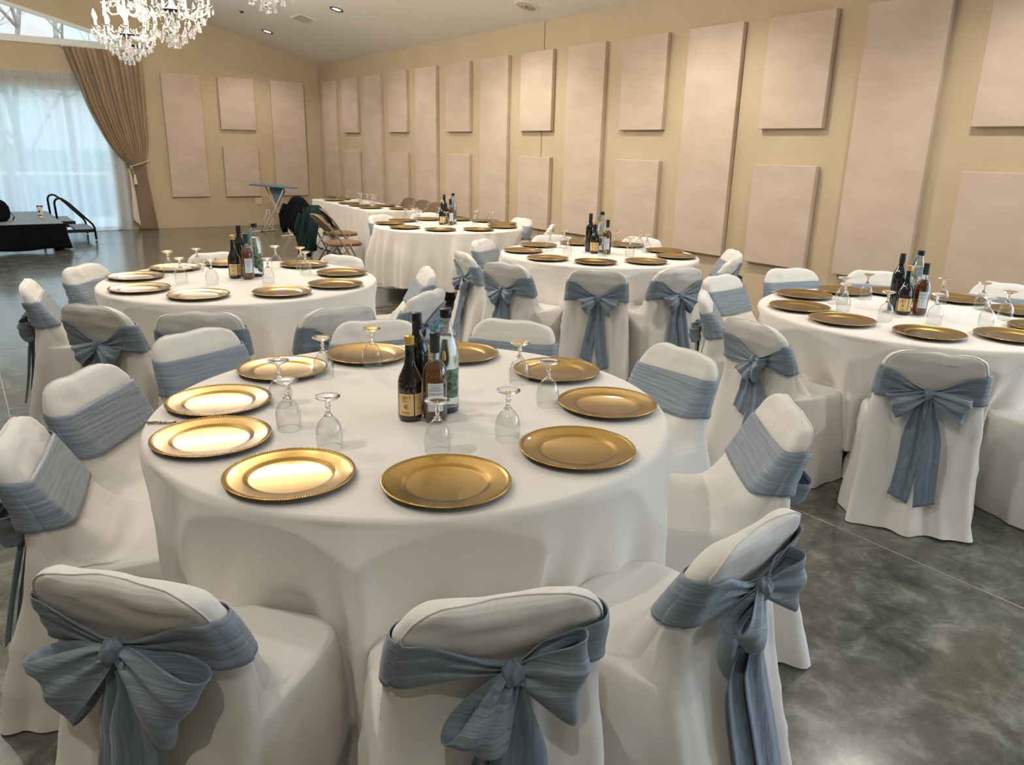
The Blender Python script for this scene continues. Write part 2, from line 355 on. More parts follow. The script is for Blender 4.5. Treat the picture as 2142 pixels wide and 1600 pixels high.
def bare_tree(x, y, h, k):
    b = MB()
    def br(p, d, L, r, lv):
        pts = [p]; q = p.copy(); dd = d.copy()
        for i in range(4):
            dd = (dd + Vector((random.uniform(-.16, .16), random.uniform(-.16, .16), .06))).normalized(); q = q + dd * L / 4; pts.append(q.copy())
        b.tube(pts, [r, r * .85, r * .7, r * .55, r * .42], 6 if lv else 8, cap=False)
        if lv < 3:
            for i in range(5 if lv == 0 else 4):
                s = pts[random.randint(2, 4) if lv else random.randint(1, 4)]; a = random.uniform(0, 2 * PI)
                br(s, (dd * .5 + Vector((math.cos(a), math.sin(a), random.uniform(.2, .8)))).normalized(), L * .62, r * .42, lv + 1)
    br(Vector((0, 0, 0)), Vector((0, 0, 1)), h * .6, h * .011, 0)
    o = b.obj('bare_tree', BARK, smooth=True, loc=(x, y, -.32))
    return o
tree_lab = ['first bare tree outside, nearest the gable window ridge', 'slim bare tree outside, seen through the left of the gable window', 'bare tree outside through the middle of the gable window', 'bare branching tree outside above the curtain rod', 'tall bare tree outside, left of the conifer', 'bare tree outside, farthest right through the gable glass', 'bare tree deep in the woods outside the gable window', 'bare tree outside, cut by the left picture edge in the gable window', 'bare tree outside, in the left half of the gable glass', 'bare tree outside, beside the chandelier in the gable glass']
for i, (x, y, h) in enumerate([(-4.5, 23, 10), (-.9, 26, 11), (1.6, 22, 9), (4.4, 24, 10), (5.6, 31, 12), (9.0, 27, 11), (2.0, 32, 12), (-1.9, 31, 12), (.4, 29, 11), (3.2, 27.5, 11)]):
    tag(bare_tree(x, y, h, i), tree_lab[i], 'tree', 'bare trees beyond the deck')
# ------------------------------------------------------------------ acoustic panels
def panel(axis, a0, a1, z0, z1, label, group, t=.055):
    L, H = a1 - a0, z1 - z0
    o = MB().box(-L / 2, L / 2, 0, t, 0, H).obj('acoustic_panel', PANEL); bevel(o, .006, 2)
    if axis == 'R': o.location = (XR - .001, (a0 + a1) / 2, z0); o.rotation_euler[2] = PI / 2
    else: o.location = ((a0 + a1) / 2, YB - .001, z0); o.rotation_euler[2] = PI
    tag(o, label, 'acoustic panel', group)
ORD = ['first', 'second', 'third', 'fourth', 'fifth', 'sixth', 'seventh', 'eighth']
for k in range(14):
    near = 14.92 - .972 * k; n_ = k // 2
    if k % 2 == 0:
        panel('R', near, near + .68, .58, 2.80, 'tall beige fabric panel on the right wall, %s tall one from the far corner' % ORD[n_], 'fabric panels on the right wall')
    else:
        panel('R', near, near + .68, 1.828, 2.80, 'short upper beige fabric panel on the right wall, %s from the far corner' % ORD[n_], 'fabric panels on the right wall')
        panel('R', near, near + .68, .57, 1.505, 'short lower beige fabric panel on the right wall, %s from the far corner' % ORD[n_], 'fabric panels on the right wall')
panel('B', 3.40, 4.08, .58, 2.785, 'tall brown fabric panel on the back wall, beside the gathered drape', 'fabric panels on the back wall')
panel('B', 4.405, 5.08, 1.835, 2.785, 'short brown fabric panel on the back wall, upper of the pair', 'fabric panels on the back wall')
panel('B', 4.405, 5.08, .575, 1.52, 'short brown fabric panel on the back wall, above the wall outlet', 'fabric panels on the back wall')
panel('B', 5.405, 6.08, .58, 2.78, 'tall brown fabric panel on the back wall, nearest the corner', 'fabric panels on the back wall')
g = empty('wall_outlet', (5.03, YB - .001, .48)); tag(g, 'cream double wall outlet plate low on the back wall by the ironing board', 'outlet')
bevel(MB().box(-.06, .06, -.008, 0, -.06, .06).obj('cover_plate', CANDLE, g), .003)
b = MB()
for x in (-.028, .028):
    for z in (-.022, .022): b.box(x - .012, x + .012, -.0095, -.007, z - .014, z + .014)
b.obj('socket', GRILL, g)
# ------------------------------------------------------------------ ceiling fittings
def on_ceiling(name, x, y):
    o = empty(name, (x, y, cz(x))); o.rotation_euler = (0, math.atan(.255) if x > XRIDGE else -math.atan(.255), 0); return o
def downlight(x, y, label, vis=True):
    o = on_ceiling('recessed_downlight', x, y); tag(o, label, 'ceiling light', 'recessed downlights')
    MB().lathe([(.055, .0), (.1, 0), (.102, -.006), (.092, -.012), (.07, -.008), (.066, .05), (.055, .05)], 32).obj('trim_ring', CANM, o, True)
    MB().lathe([(.0005, -.004), (.05, -.004), (.066, .0)], 24).obj('lens', DOWN, o, True)
    l = bpy.data.lights.new('downlight_bulb', 'SPOT'); l.energy = (150 if y < 11 else 55) * LAMP; l.color = (1, .925, .83); l.spot_size = 2.35; l.spot_blend = .6; l.shadow_soft_size = .06
    q = bpy.data.objects.new('downlight_bulb', l); COL.objects.link(q); q.location = (x, y, cz(x) - .05)
downlight(5.02, 14.68, 'small round recessed ceiling light, nearer the back wall')
downlight(5.02, 11.6, 'small round recessed ceiling light right of the square air vent')
for x, y in ((5.02, 8.5), (5.02, 5.4), (5.02, 2.3), (5.02, -.8), (-.9, 11.6), (-.9, 8.5), (-.9, 5.4), (-.9, 2.3), (-.9, -.8)):
    downlight(x, y, 'recessed ceiling light above the picture, %s row, %s from the back' % ('right' if x > 0 else 'left', {11.6: 'second', 8.5: 'third', 5.4: 'fourth', 2.3: 'fifth', -.8: 'sixth'}[y]))
g = on_ceiling('air_vent', 4.99, 12.85); tag(g, 'white rectangular louvred air vent in the sloped ceiling', 'vent')
bevel(MB().box(-.14, .14, -.22, .22, -.012, 0).obj('frame', TRIM, g), .004)
b = MB()
for i in range(9): b.box(-.1, .1, -.17 + i * .04, -.15 + i * .04, -.018, -.01)
b.obj('louvre', GRILL, g)
MB().box(-.105, .105, -.18, .18, -.0135, -.012).obj('duct_opening', CANM, g)
g = on_ceiling('ceiling_speaker', 6.0, 8.2); tag(g, 'round cream ceiling speaker above the right wall panels', 'speaker')
MB().lathe([(.0005, -.012), (.118, -.012), (.12, -.008), (.12, 0)], 40).obj('grille', GRILL, g, True)
MB().lathe([(.12, 0), (.122, -.014), (.15, -.01), (.155, 0)], 40).obj('rim', TRIM, g, True)
MB().lathe([(.0005, -.016), (.015, -.015), (.016, -.011)], 16).obj('badge', CANM, g, True)
g = on_ceiling('fire_sprinkler', 4.36, 13.94); tag(g, 'tiny fire sprinkler head in the ceiling below the chandeliers', 'sprinkler')
MB().lathe([(.0005, -.03), (.02, -.03), (.021, -.026), (.006, -.024), (.006, -.008), (.035, -.006), (.04, 0)], 20).obj('head', CANM, g, True)

# ------------------------------------------------------------------ curtains
g = empty('curtain_rod', (0, YB - .1, 3.10)); tag(g, 'thin white curtain rod above the tan drape', 'curtain rod')
MB().tube([(1.9, 0, -.005), (3.12, 0, -.005)], .013, 10).obj('rod', TRIM, g, True)
fb = MB().ball((0, 0, 0), .028, 12)
f1 = fb.obj('finial', TRIM, g, True, loc=(1.88, 0, -.005)); f2 = f1.copy(); COL.objects.link(f2); f2.parent = g; f2.location = (3.14, 0, -.005)
b = MB()
for x in (2.0, 3.05): b.box(x - .01, x + .01, 0, .1, -.012, .004)
b.obj('bracket', TRIM, g)
def pw(tab, z):
    for i in range(len(tab) - 1):
        (za, a), (zb, b_) = tab[i], tab[i + 1]
        if za >= z >= zb:
            t = (za - z) / (za - zb) if za > zb else 0; return a + (b_ - a) * t
    return tab[0][1] if z > tab[0][0] else tab[-1][1]
def smooth_pw(tab, z): return (pw(tab, z) + pw(tab, z + .05) + pw(tab, z - .05) + pw(tab, z + .1) + pw(tab, z - .1)) / 5
DL = [(3.1, 1.89), (2.67, 2.0), (2.3, 2.09), (2.12, 2.135), (1.85, 2.24), (1.53, 2.38), (1.3, 2.53), (1.2, 2.63), (1.14, 2.72), (.95, 2.73), (.6, 2.75), (0, 2.77)]
DR = [(3.1, 3.10), (2.6, 3.085), (2.0, 3.07), (1.5, 3.05), (1.25, 2.98), (1.1, 2.97), (.8, 3.0), (.3, 3.05), (0, 3.08)]
dp = empty('tan_drape', (0, 0, 0)); tag(dp, 'tan pleated drape swept aside and tied beside the bright window', 'curtain')
def dr_f(u, v):
    z = 3.09 * (1 - v) + .012 * v
    l, r_ = smooth_pw(DL, z), smooth_pw(DR, z); wd = r_ - l
    sq = ss(.0, 1.1, wd)
    ph = u * 2 * PI * 15 + .5 * math.sin(z * 2 + u * 4)
    fold = math.copysign(abs(math.sin(ph)) ** .8, math.sin(ph)) * (.014 + .045 * sq * (.7 + .5 * math.sin(u * 31))) + .012 * nz(u * 9, z * .8, 3)
    x = l + wd * u + .012 * math.cos(ph) * sq
    droop = 0
    if z < 1.13 and u < .35: pass
    return (x, YB - .11 - .035 * (1 - sq) - fold - .02 * math.sin(PI * u), z)
dm = MB().grid(420, 120, dr_f).obj('drape_fabric', DRAPE, dp, True); solid(dm, .004)
def ln_f(u, v):
    z = 1.1 * (1 - v) + (.2 - .12 * u) * v
    return (2.665 + .012 * math.sin(5 * v) + u * (.02 + .09 * v), YB - .19 + .012 * math.sin(u * 9 + v * 3), z)
solid(MB().grid(20, 40, ln_f).obj('lining_edge', LINING, dp, True), .003)
tb = empty('tieback_rope', (0, 0, 0)); tag(tb, 'pale cord tieback with a hanging tassel around the tan drape', 'tieback')
pts = []
for i in range(41):
    a = PI * 2 * i / 40
    pts.append((2.865 + .165 * math.cos(a) , YB - .15 + .11 * math.sin(a) * (1 if math.sin(a) < 0 else .55), 1.2 + .075 * math.cos(a) - .02 * math.sin(a + 2)))
MB().tube(pts, .011, 8).obj('cord', ROPE, tb, True)
MB().ball((2.715, YB - .2, 1.12), .024, 12).obj('knot', ROPE, tb, True)
MB().tube([(2.715, YB - .2, 1.11), (2.73, YB - .22, 1.05), (2.75, YB - .222, 1.0)], .006, 8).obj('strand', ROPE, tb, True)
MB().lathe([(.001, 0), (.014, -.005), (.018, -.025), (.012, -.035), (.02, -.06), (.03, -.17), (.028, -.175), (.001, -.172)], 18, (2.752, YB - .225, 1.0)).obj('tassel', LINING, tb, True)
sh = empty('sheer_curtain', (0, 0, 0)); tag(sh, 'white sheer curtain glowing with daylight across the wide window', 'curtain')
def sh_f(u, v):
    z = 2.66 * (1 - v) + .01 * v; x = -4.2 + 6.85 * u
    am = .03 + .07 * v * (.6 + .4 * math.sin(u * 37))
    return (x + .03 * v * math.sin(u * 40), YB - .05 - am * (.5 + .5 * math.sin(u * 2 * PI * 36 + 2.2 * math.sin(u * 23) + .6 * v)) - .02 * v * nz(u * 30, v, 0), z)
MB().grid(900, 40, sh_f).obj('sheer_fabric', SHEER, sh, True)
def hd_f(u, v):
    z = 2.665 - .11 * v; x = -4.2 + 6.85 * u
    return (x, YB - .075 - .008 * math.sin(u * 2 * PI * 130 + 2 * math.sin(u * 31)), z)
MB().grid(1500, 4, hd_f).obj('gathered_header', SHEER, sh, True)

# ------------------------------------------------------------------ tables and cloths
TOP = .7625
TABLES = {1: (1.15, 2.14, 'nearest round table'), 2: (1.41, 4.88, 'left rear round table'), 3: (4.46, 7.46, 'farthest round table'),
          4: (4.37, 4.85, 'middle round table'), 5: (4.25, 2.09, 'right-hand round table')}
# chairs: table, angle round the table, distance of the back's top from the table centre, extra twist, variant, label
CH = [
 (1, -145, 1.235, 6, 'A', 'white covered chair at front left with a wide drooping bow, nearest the bottom left corner'),
 (1, -111, 1.245, 0, 'B', 'white covered chair front centre with a lopsided bow right of middle'),
 (1, -82, 1.25, 0, 'C', 'white covered chair front right, empty seat showing, bow at its right rear'),
 (1, -38.5, 1.235, 0, 'D', 'white covered chair right of the nearest table, flat blue band toward camera, whole seat showing'),
 (1, -3, 1.225, 0, 'E', 'white covered chair with flat blue band at the right rear of the nearest table'),
 (1, 38, 1.18, 0, 'D', 'white covered chair behind the nearest table, right of its bottles'),
 (1, 71, 1.11, 0, 'E', 'white covered chair behind the nearest table, left of its bottles'),
 (1, 108, 1.30, 4, 'D', 'white covered chair with broad blue band at the upper left of the nearest table'),
 (1, 138, 1.19, 0, 'E', 'white covered chair with tilted blue band left of the nearest table, beside the knife'),
 (1, 166, 1.16, 0, 'D', 'white covered chair with blue band cut off by the left picture edge'),
 (2, 138, 1.08, 0, 'E', 'covered chair with grey blue band at the far left of the left rear table'),
 (2, 170, 1.17, 0, 'F', 'covered chair seen side on, leftmost at the left rear table, long tail behind it'),
 (2, -143, 1.18, 0, 'F', 'covered chair with shaded blue bow, near left of the left rear table'),
 (2, -116, 1.24, 0, 'G', 'covered chair in shade, near middle of the left rear table, half hidden by another chair'),
 (2, -86, 1.31, 0, 'F', 'covered chair near right of the left rear table, rim showing above the chair before it'),
 (2, -59, 1.34, 0, 'G', 'covered chair turned away with knotted sash, right of the left rear table'),
 (2, -20, 1.19, 0, 'D', 'covered chair facing left with grey blue band, right end of the left rear table'),
 (2, 27, .97, 0, 'E', 'covered chair top showing behind the far right of the left rear table'),
 (2, 84, .98, 0, 'D', 'covered chair top showing behind the goblets at the far left of the left rear table'),
 (3, 0, 1.02, 0, 'E', 'covered chair tucked in at the right end of the farthest table'),
 (3, 110, 1.05, 0, 'D', 'covered chair top showing behind the left of the farthest table'),
 (3, 74, 1.12, 0, 'E', 'covered chair top peeking out behind the goblets of the farthest table'),
 (3, -44, 1.16, 0, 'G', 'covered chair turned away with tilted rim between the farthest and middle tables'),
 (4, 121, 1.10, 0, 'D', 'covered chair with grey band at the far left of the middle table'),
 (4, 168, 1.22, 0, 'F', 'covered chair seen side on with bow and long tail, leftmost at the middle table'),
 (4, -163, 1.29, 0, 'G', 'covered chair with short knotted bow, near left of the middle table'),
 (4, -132, 1.25, 0, 'F', 'covered chair with centred bow and hanging tails squarely before the middle table'),
 (4, -102, 1.17, 0, 'F', 'covered chair with drooping bow at the near right of the middle table'),
 (4, 76, 1.0, 0, 'E', 'covered chair top low behind the left of the middle table'),
 (4, 25, 1.05, 0, 'D', 'covered chair top low behind the right of the middle table'),
 (4, -34, 1.16, 0, 'D', 'covered chair with shaded band at the right end of the middle table by the wall'),
 (4, -64, 1.12, 0, 'G', 'covered chair turned away with slanted rim, right of the middle table'),
 (5, 64, 1.36, 0, 'E', 'covered chair with rounded white top by the wall, leftmost behind the right-hand table'),
 (5, 38, 1.36, 0, 'D', 'covered chair by the wall behind the bottles of the right-hand table'),
 (5, 4, 1.36, 0, 'E', 'covered chair by the wall cut off by the right picture edge'),
 (5, 96, 1.26, 0, 'D', 'white covered chair with blue band facing the camera, far left of the right-hand table'),
 (5, 131, 1.15, 0, 'G', 'covered chair seen side on with bow, upper left of the right-hand table'),
 (5, 171, 1.19, 0, 'H', 'covered chair with big looped knot left of the right-hand table, full skirt showing'),
 (5, -148, 1.15, 0, 'I', 'white covered chair with two long pale tails standing before the right-hand table'),
 (5, -107, 1.17, 0, 'F', 'white covered chair at the right picture edge, mostly cut off, skirt on floor'),
]
def chair_xf(t, ang, r, tw):
    cx, cy = TABLES[t][:2]; a = math.radians(ang)
    x, y = cx + r * math.cos(a), cy + r * math.sin(a)
    return x, y, a + PI / 2 + math.radians(tw)      # local +y points at the table centre
def round_table(t):
    cx, cy, nm = TABLES[t]; rnd = random.Random(t * 13)
    g = empty('round_table', (cx, cy, 0), rnd.uniform(0, 1) if t != 3 else .9)
    tag(g, 'round folding table hidden under the white cloth, the ' + nm, 'table', 'round tables')
    MB().lathe([(.001, .722), (.81, .722), (.815, .73), (.815, .75), (.81, .756), (.001, .756)], 64).obj('tabletop', VINYL, g, True)
    for k in range(4):
        a = PI / 4 + k * PI / 2; c, s = math.cos(a), math.sin(a)
        MB().tube([(.42 * c, .42 * s, .722), (.45 * c, .45 * s, .3), (.47 * c, .47 * s, 0)], .014, 10).obj('leg', BLACKM, g, True)
    ks = [7, 11, 13, 17, 21]; ph = [rnd.uniform(0, 6.3) for _ in ks]; am = [.5, .75, .6, .45, .3]
    chs = []
    for (tt, ang, r, tw, va, lab) in CH:
        if tt == t: chs.append((math.radians(ang), r))
    hem = .17
    nf = 34; base = [(2 * PI * (i + rnd.uniform(-.32, .32)) / nf, rnd.uniform(.035, .075), rnd.choice([.02, .035, .05, .062, .03]) * rnd.uniform(.8, 1.15), rnd.uniform(0, .25), rnd.uniform(-.06, .06)) for i in range(nf)]
    def folds(th, q):
        s_ = 0
        for a, w_, h_, q0, sh_ in base:
            d = (th - a - sh_ * q + PI) % (2 * PI) - PI; w2 = w_ * (1.5 - .5 * q)
            if abs(d) < 3 * w2: s_ += h_ * ss(q0 * .3 - .08, .6, q) ** .8 * math.exp(-(d / w2) ** 2)
        return s_
    def f(u, v):
        th = u * 2 * PI
        th0 = th
        if v < .14:
            rr = .812 * (v / .14) + .0005; return (rr * math.cos(th), rr * math.sin(th), TOP)
        q = (v - .14) / .86
        if q < .06:
            a = q / .06 * PI / 2; rr = .812 + .018 * math.sin(a); return (rr * math.cos(th), rr * math.sin(th), TOP - .018 * (1 - math.cos(a)))
        q = (q - .06) / .94; z = TOP - .018 - (TOP - .018 - hem) * q
        fo = sum(a_ * math.sin(k * th + p + .5 * q * math.sin(3 * th + p)) for a_, k, p in zip(am, ks, ph)) / 1.6
        fo = math.copysign(abs(fo) ** .85, fo)
        fd_ = folds(th, q); rr = .829 + .012 * q + .016 * fo * q ** .6 + 1.95 * fd_ + .006 * nz(th * 5, z * 6, t)
        x, y = rr * math.cos(th), rr * math.sin(th)
        for a, r in chs:
            ca, sa = math.cos(a), math.sin(a); d = x * ca + y * sa; lat = abs(-x * sa + y * ca)
            if d > 0:
                k = 1 - ss(.16, .50, lat); lim = r - .515 + .06 * min(1, (lat / .24) ** 2) + .012 * fo + 1.1 * fd_; lim = lerp(lim, .84, min(1, max(0, (z - .47) / .275)))
                if d > lim: d2 = lerp(d, lim, k); x += (d2 - d) * ca; y += (d2 - d) * sa
        return (x, y, z + (.006 * math.sin(9 * th) if q > .97 else 0))
    o = MB().grid(420, 84, f, closed=True).obj('tablecloth', CLOTH, None, True, loc=(cx, cy, 0), weld=.0004)
    tag(o, 'white round cloth hanging in folds over the ' + nm, 'tablecloth', 'round white tablecloths'); solid(o, .0015, -1)
for t in TABLES: round_table(t)

# ------------------------------------------------------------------ covered chairs
ROWS = [(.004, -.075, .53, .262, .268, 7), (.10, -.050, .517, .254, .262, 8), (.25, -.016, .50, .244, .25, 7), (.38, .012, .488, .236, .238, 5.5), (.432, .022, .482, .2325, .234, 4.5),
        (.450, .025, .472, .2315, .230, 4.2), (.459, .0265, .455, .231, .224, 4.2), (.464, .0275, .39, .2305, .217, 4.5), (.468, .028, .33, .230, .213, 5), (.478, .0295, .275, .229, .211, 5),
        (.50, .032, .232, .2275, .209, 5), (.55, .036, .18, .223, .209, 5), (.60, .034, .142, .219, .211, 5), (.66, .022, .106, .215, .212, 4.5), (.70, .009, .082, .211, .21, 4),
        (.74, -.005, .060, .202, .202, 3.6), (.765, -.013, .047, .191, .191, 3.2), (.785, -.018, .036, .174, .174, 2.8), (.798, -.019, .027, .152, .152, 2.5), (.806, -.015, .018, .122, .122, 2.3), (.810, -.009, .008, .075, .075, 2), (.811, -.002, .002, .03, .03, 2)]
def cat(p0, p1, p2, p3, t): return tuple(.5 * ((2 * b) + (-a + c) * t + (2 * a - 5 * b + 4 * c - d) * t * t + (-a + 3 * b - 3 * c + d) * t ** 3) for a, b, c, d in zip(p0, p1, p2, p3))
def rows_dense(k=4):
    out = []; n = len(ROWS)
    for i in range(n - 1):
        for j in range(k):
            t = j / k; rw = cat(ROWS[max(i - 1, 0)], ROWS[i], ROWS[i + 1], ROWS[min(i + 2, n - 1)], t)
            if 4 <= i <= 9 or i > 16: rw = tuple(lerp(a, b, t) for a, b in zip(ROWS[i], ROWS[i + 1]))
            out.append(rw)
    out.append(ROWS[-1]); return out
def row_at(z):
    for i in range(9, len(ROWS) - 1):
        if ROWS[i][0] <= z <= ROWS[i + 1][0]:
            t = (z - ROWS[i][0]) / (ROWS[i + 1][0] - ROWS[i][0]); return cat(ROWS[i - 1], ROWS[i], ROWS[i + 1], ROWS[min(i + 2, len(ROWS) - 1)], t)
    if z < .45:
        for i in range(0, 5):
            if ROWS[i][0] <= z <= ROWS[i + 1][0]:
                t = (z - ROWS[i][0]) / (ROWS[i + 1][0] - ROWS[i][0]); return tuple(lerp(a, b, t) for a, b in zip(ROWS[i], ROWS[i + 1]))
    return ROWS[9] if z < .5 else ROWS[-1]
def ring(row, M, off=0):
    z, yb, yf, wb, wf, n = row; yc, h = (yb + yf) / 2, (yf - yb) / 2; P = []
    D = 240
    if True:
        k_ = ss(.62, .755, z)
        rr = min(lerp(.042, .06, k_), h * .97); rf = min(lerp(.06, .105, ss(.1, .44, z)), h * .97)
        CN = [(max(.002, wb - rr), yb + rr, rr, -PI / 4, -PI / 2, 0), (wf - rf, yf - rf, rf, 0, 0, PI / 2), (-(wf - rf), yf - rf, rf, 0, PI / 2, PI), (-(wb - rr), yb + rr, rr, 0, PI, PI * 1.5)]
        def arc(c_, a0, a1): return [(c_[0] + c_[2] * math.cos(lerp(a0, a1, t / 14)), c_[1] + c_[2] * math.sin(lerp(a0, a1, t / 14))) for t in range(15)]
        def line(a, b, m): return [(lerp(a[0], b[0], t / m), lerp(a[1], b[1], t / m)) for t in range(1, m)]
        A_ = [(arc(CN[3], PI * 1.25, PI * 1.5), arc(CN[0], -PI / 2, -PI / 4)), (arc(CN[0], -PI / 4, 0), arc(CN[1], 0, PI / 4)), (arc(CN[1], PI / 4, PI / 2), arc(CN[2], PI / 2, PI * .75)), (arc(CN[2], PI * .75, PI), arc(CN[3], PI, PI * 1.25))]
        SEG = [u_ + line(u_[-1], v_[0], 31) + v_ for u_, v_ in A_]
    out = []; n4 = [int(round(M * .286)), int(round(M * .214)), int(round(M * .286))]; n4.append(M - sum(n4))
    for q in range(4):          # rear, right side, front, left side: fixed share of points each
        seg = SEG[q]
        cum = [0]
        for a, b in zip(seg, seg[1:]): cum.append(cum[-1] + math.dist(a, b))
        j = 0
        for k in range(n4[q]):
            t = cum[-1] * k / n4[q]
            while cum[j + 1] < t: j += 1
            u = (t - cum[j]) / max(1e-9, cum[j + 1] - cum[j]); a, b = seg[j], seg[j + 1]
            out.append((lerp(a[0], b[0], u), lerp(a[1], b[1], u)))
    if off:
        o2 = []
        for k in range(M):
            a, b = out[k - 1], out[(k + 1) % M]; dx, dy = b[0] - a[0], b[1] - a[1]; L = math.hypot(dx, dy) or 1
            o2.append((out[k][0] + dy / L * off, out[k][1] - dx / L * off))
        out = o2
    return out
def make_cover(seed, M=168, k=4):
    rd = rows_dense(k); V = []; F = []
    p1, p2, p3 = seed * 1.7, seed * 2.9, seed * .83
    rn = random.Random(int(seed * 100)); rid = [(rn.random(), rn.uniform(.007, .02), rn.uniform(-.016, .022), rn.uniform(-.10, .10), rn.uniform(.15, .46)) for _ in range(22)]
    dia = [(rn.uniform(0, 1), rn.uniform(.08, .42), rn.uniform(-.9, .9), rn.uniform(.012, .02), rn.uniform(.004, .010)) for _ in range(12)]
    for row in rd:
        z = row[0]; R = ring(row, M)
        for i in range(M):
            a, b = R[i - 1], R[(i + 1) % M]; dx, dy = b[0] - a[0], b[1] - a[1]; L = math.hypot(dx, dy) or 1
            nx, ny = dy / L, -dx / L; s = i / M; x, y = R[i]
            sk = ss(.47, .02, z) if z < .47 else 0
            d = .006 * sk * (math.sin(2 * PI * 9 * s + p1) + .7 * math.sin(2 * PI * 14 * s + p2 + 2 * z))
            if z < .47:
                for a_, w_, h_, sl, zt_ in rid:
                    dd = (s - a_ - sl * (z - .2) + .5) % 1 - .5; w2 = w_ * (1.6 - 1.4 * z)
                    if abs(dd) < 3 * w2: d += h_ * ss(zt_, max(0, zt_ - .3), z) * math.exp(-(dd / w2) ** 2)
                for a_, z_, sl, w_, h_ in dia:
                    e_ = (z - z_) - sl * (s - a_); r_ = (s - a_) / .09
                    if abs(r_) < 2: d += ss(.465, .38, z) * h_ * math.exp(-(e_ / w_) ** 2 - r_ * r_)
            for s0, q in ((.305, .02), (.98, .02), (.47, .012), (.82, .014)):
                d -= q * ss(.50, .1, z) * math.exp(-((s - s0 - .01 * math.sin(6 * z + p3)) / .014) ** 2)
            rear = y < row[1] + .045
            if rear and .10 < z < .60:
                e = math.exp(-((z - .575) / (.05 if z > .575 else .20)) ** 2) * ss(.10, .2, z)
                d += .004 * e * math.sin(x * 90 + 2 * math.sin(x * 17 + p2) + p1 - x * z * 60) - .006 * e * (1 - abs(x) / .25)
            d += .010 * nz(x * 5 + seed * 3, y * 5, z * 3.2) * (1 - .4 * ss(.44, .56, z))
            d += .0035 * nz(x * 18, y * 18 + seed, z * 9) + (.004 * nz(x * 9 + seed, 4, z * 30) if z > .7 else 0)
            if z > .47 and not rear: d += .010 * (1 - ss(.47, .6, z)) * nz(x * 9 + seed, 2, z * 8)
            if rear and z > .66: d += .008 * math.exp(-((x - .02) / .12) ** 2) * ss(.66, .72, z) * (1 - ss(.77, .81, z))
            zz = z
            if .455 < z < .49 and y > .2: zz = z + .010 * nz(x * 6 + seed, y * 6, 0) - .012 * math.exp(-((y - .33) / .12) ** 2 - (x / .16) ** 2)
            if z > .76: zz = z + .008 * nz(x * 11, seed, 1)
            if z < .01: zz = .004 + .012 * max(0, nz(s * 14, seed, 5))
            V.append((x + nx * d, y + ny * d, zz))
    n = len(rd)
    for j in range(n - 1):
        for i in range(M): F.append((j * M + i, j * M + (i + 1) % M, (j + 1) * M + (i + 1) % M, (j + 1) * M + i))
    F.append(tuple(range((n - 1) * M, n * M)))
    return V, F
BOW = {  # knot x, knot z, left loop(len, droop, width), right loop, left tail, right tail
 'A': (-.01, .66, (.175, .62, .15), (.185, .55, .17), .44, .47), 'B': (.012, .66, (.16, 1.05, .10), (.13, .12, .17), .50, .44),
 'C': (.02, .655, (.13, .75, .12), (.12, .10, .13), .52, .56), 'D': (0, .61, (.12, .5, .10), (.12, .5, .10), .46, .43),
 'E': (-.01, .61, (.11, .7, .10), (.12, .4, .09), .42, .45), 'F': (.01, .61, (.12, .45, .10), (.13, .5, .11), .42, .48),
 'G': (-.02, .615, (.11, .8, .09), (.10, .3, .08), .40, .36), 'H': (.05, .63, (.09, 1.1, .10), (.07, .4, .11), .26, .34), 'I': (-.01, .625, (.15, .38, .10), (.16, .30, .09), .46, .47)}
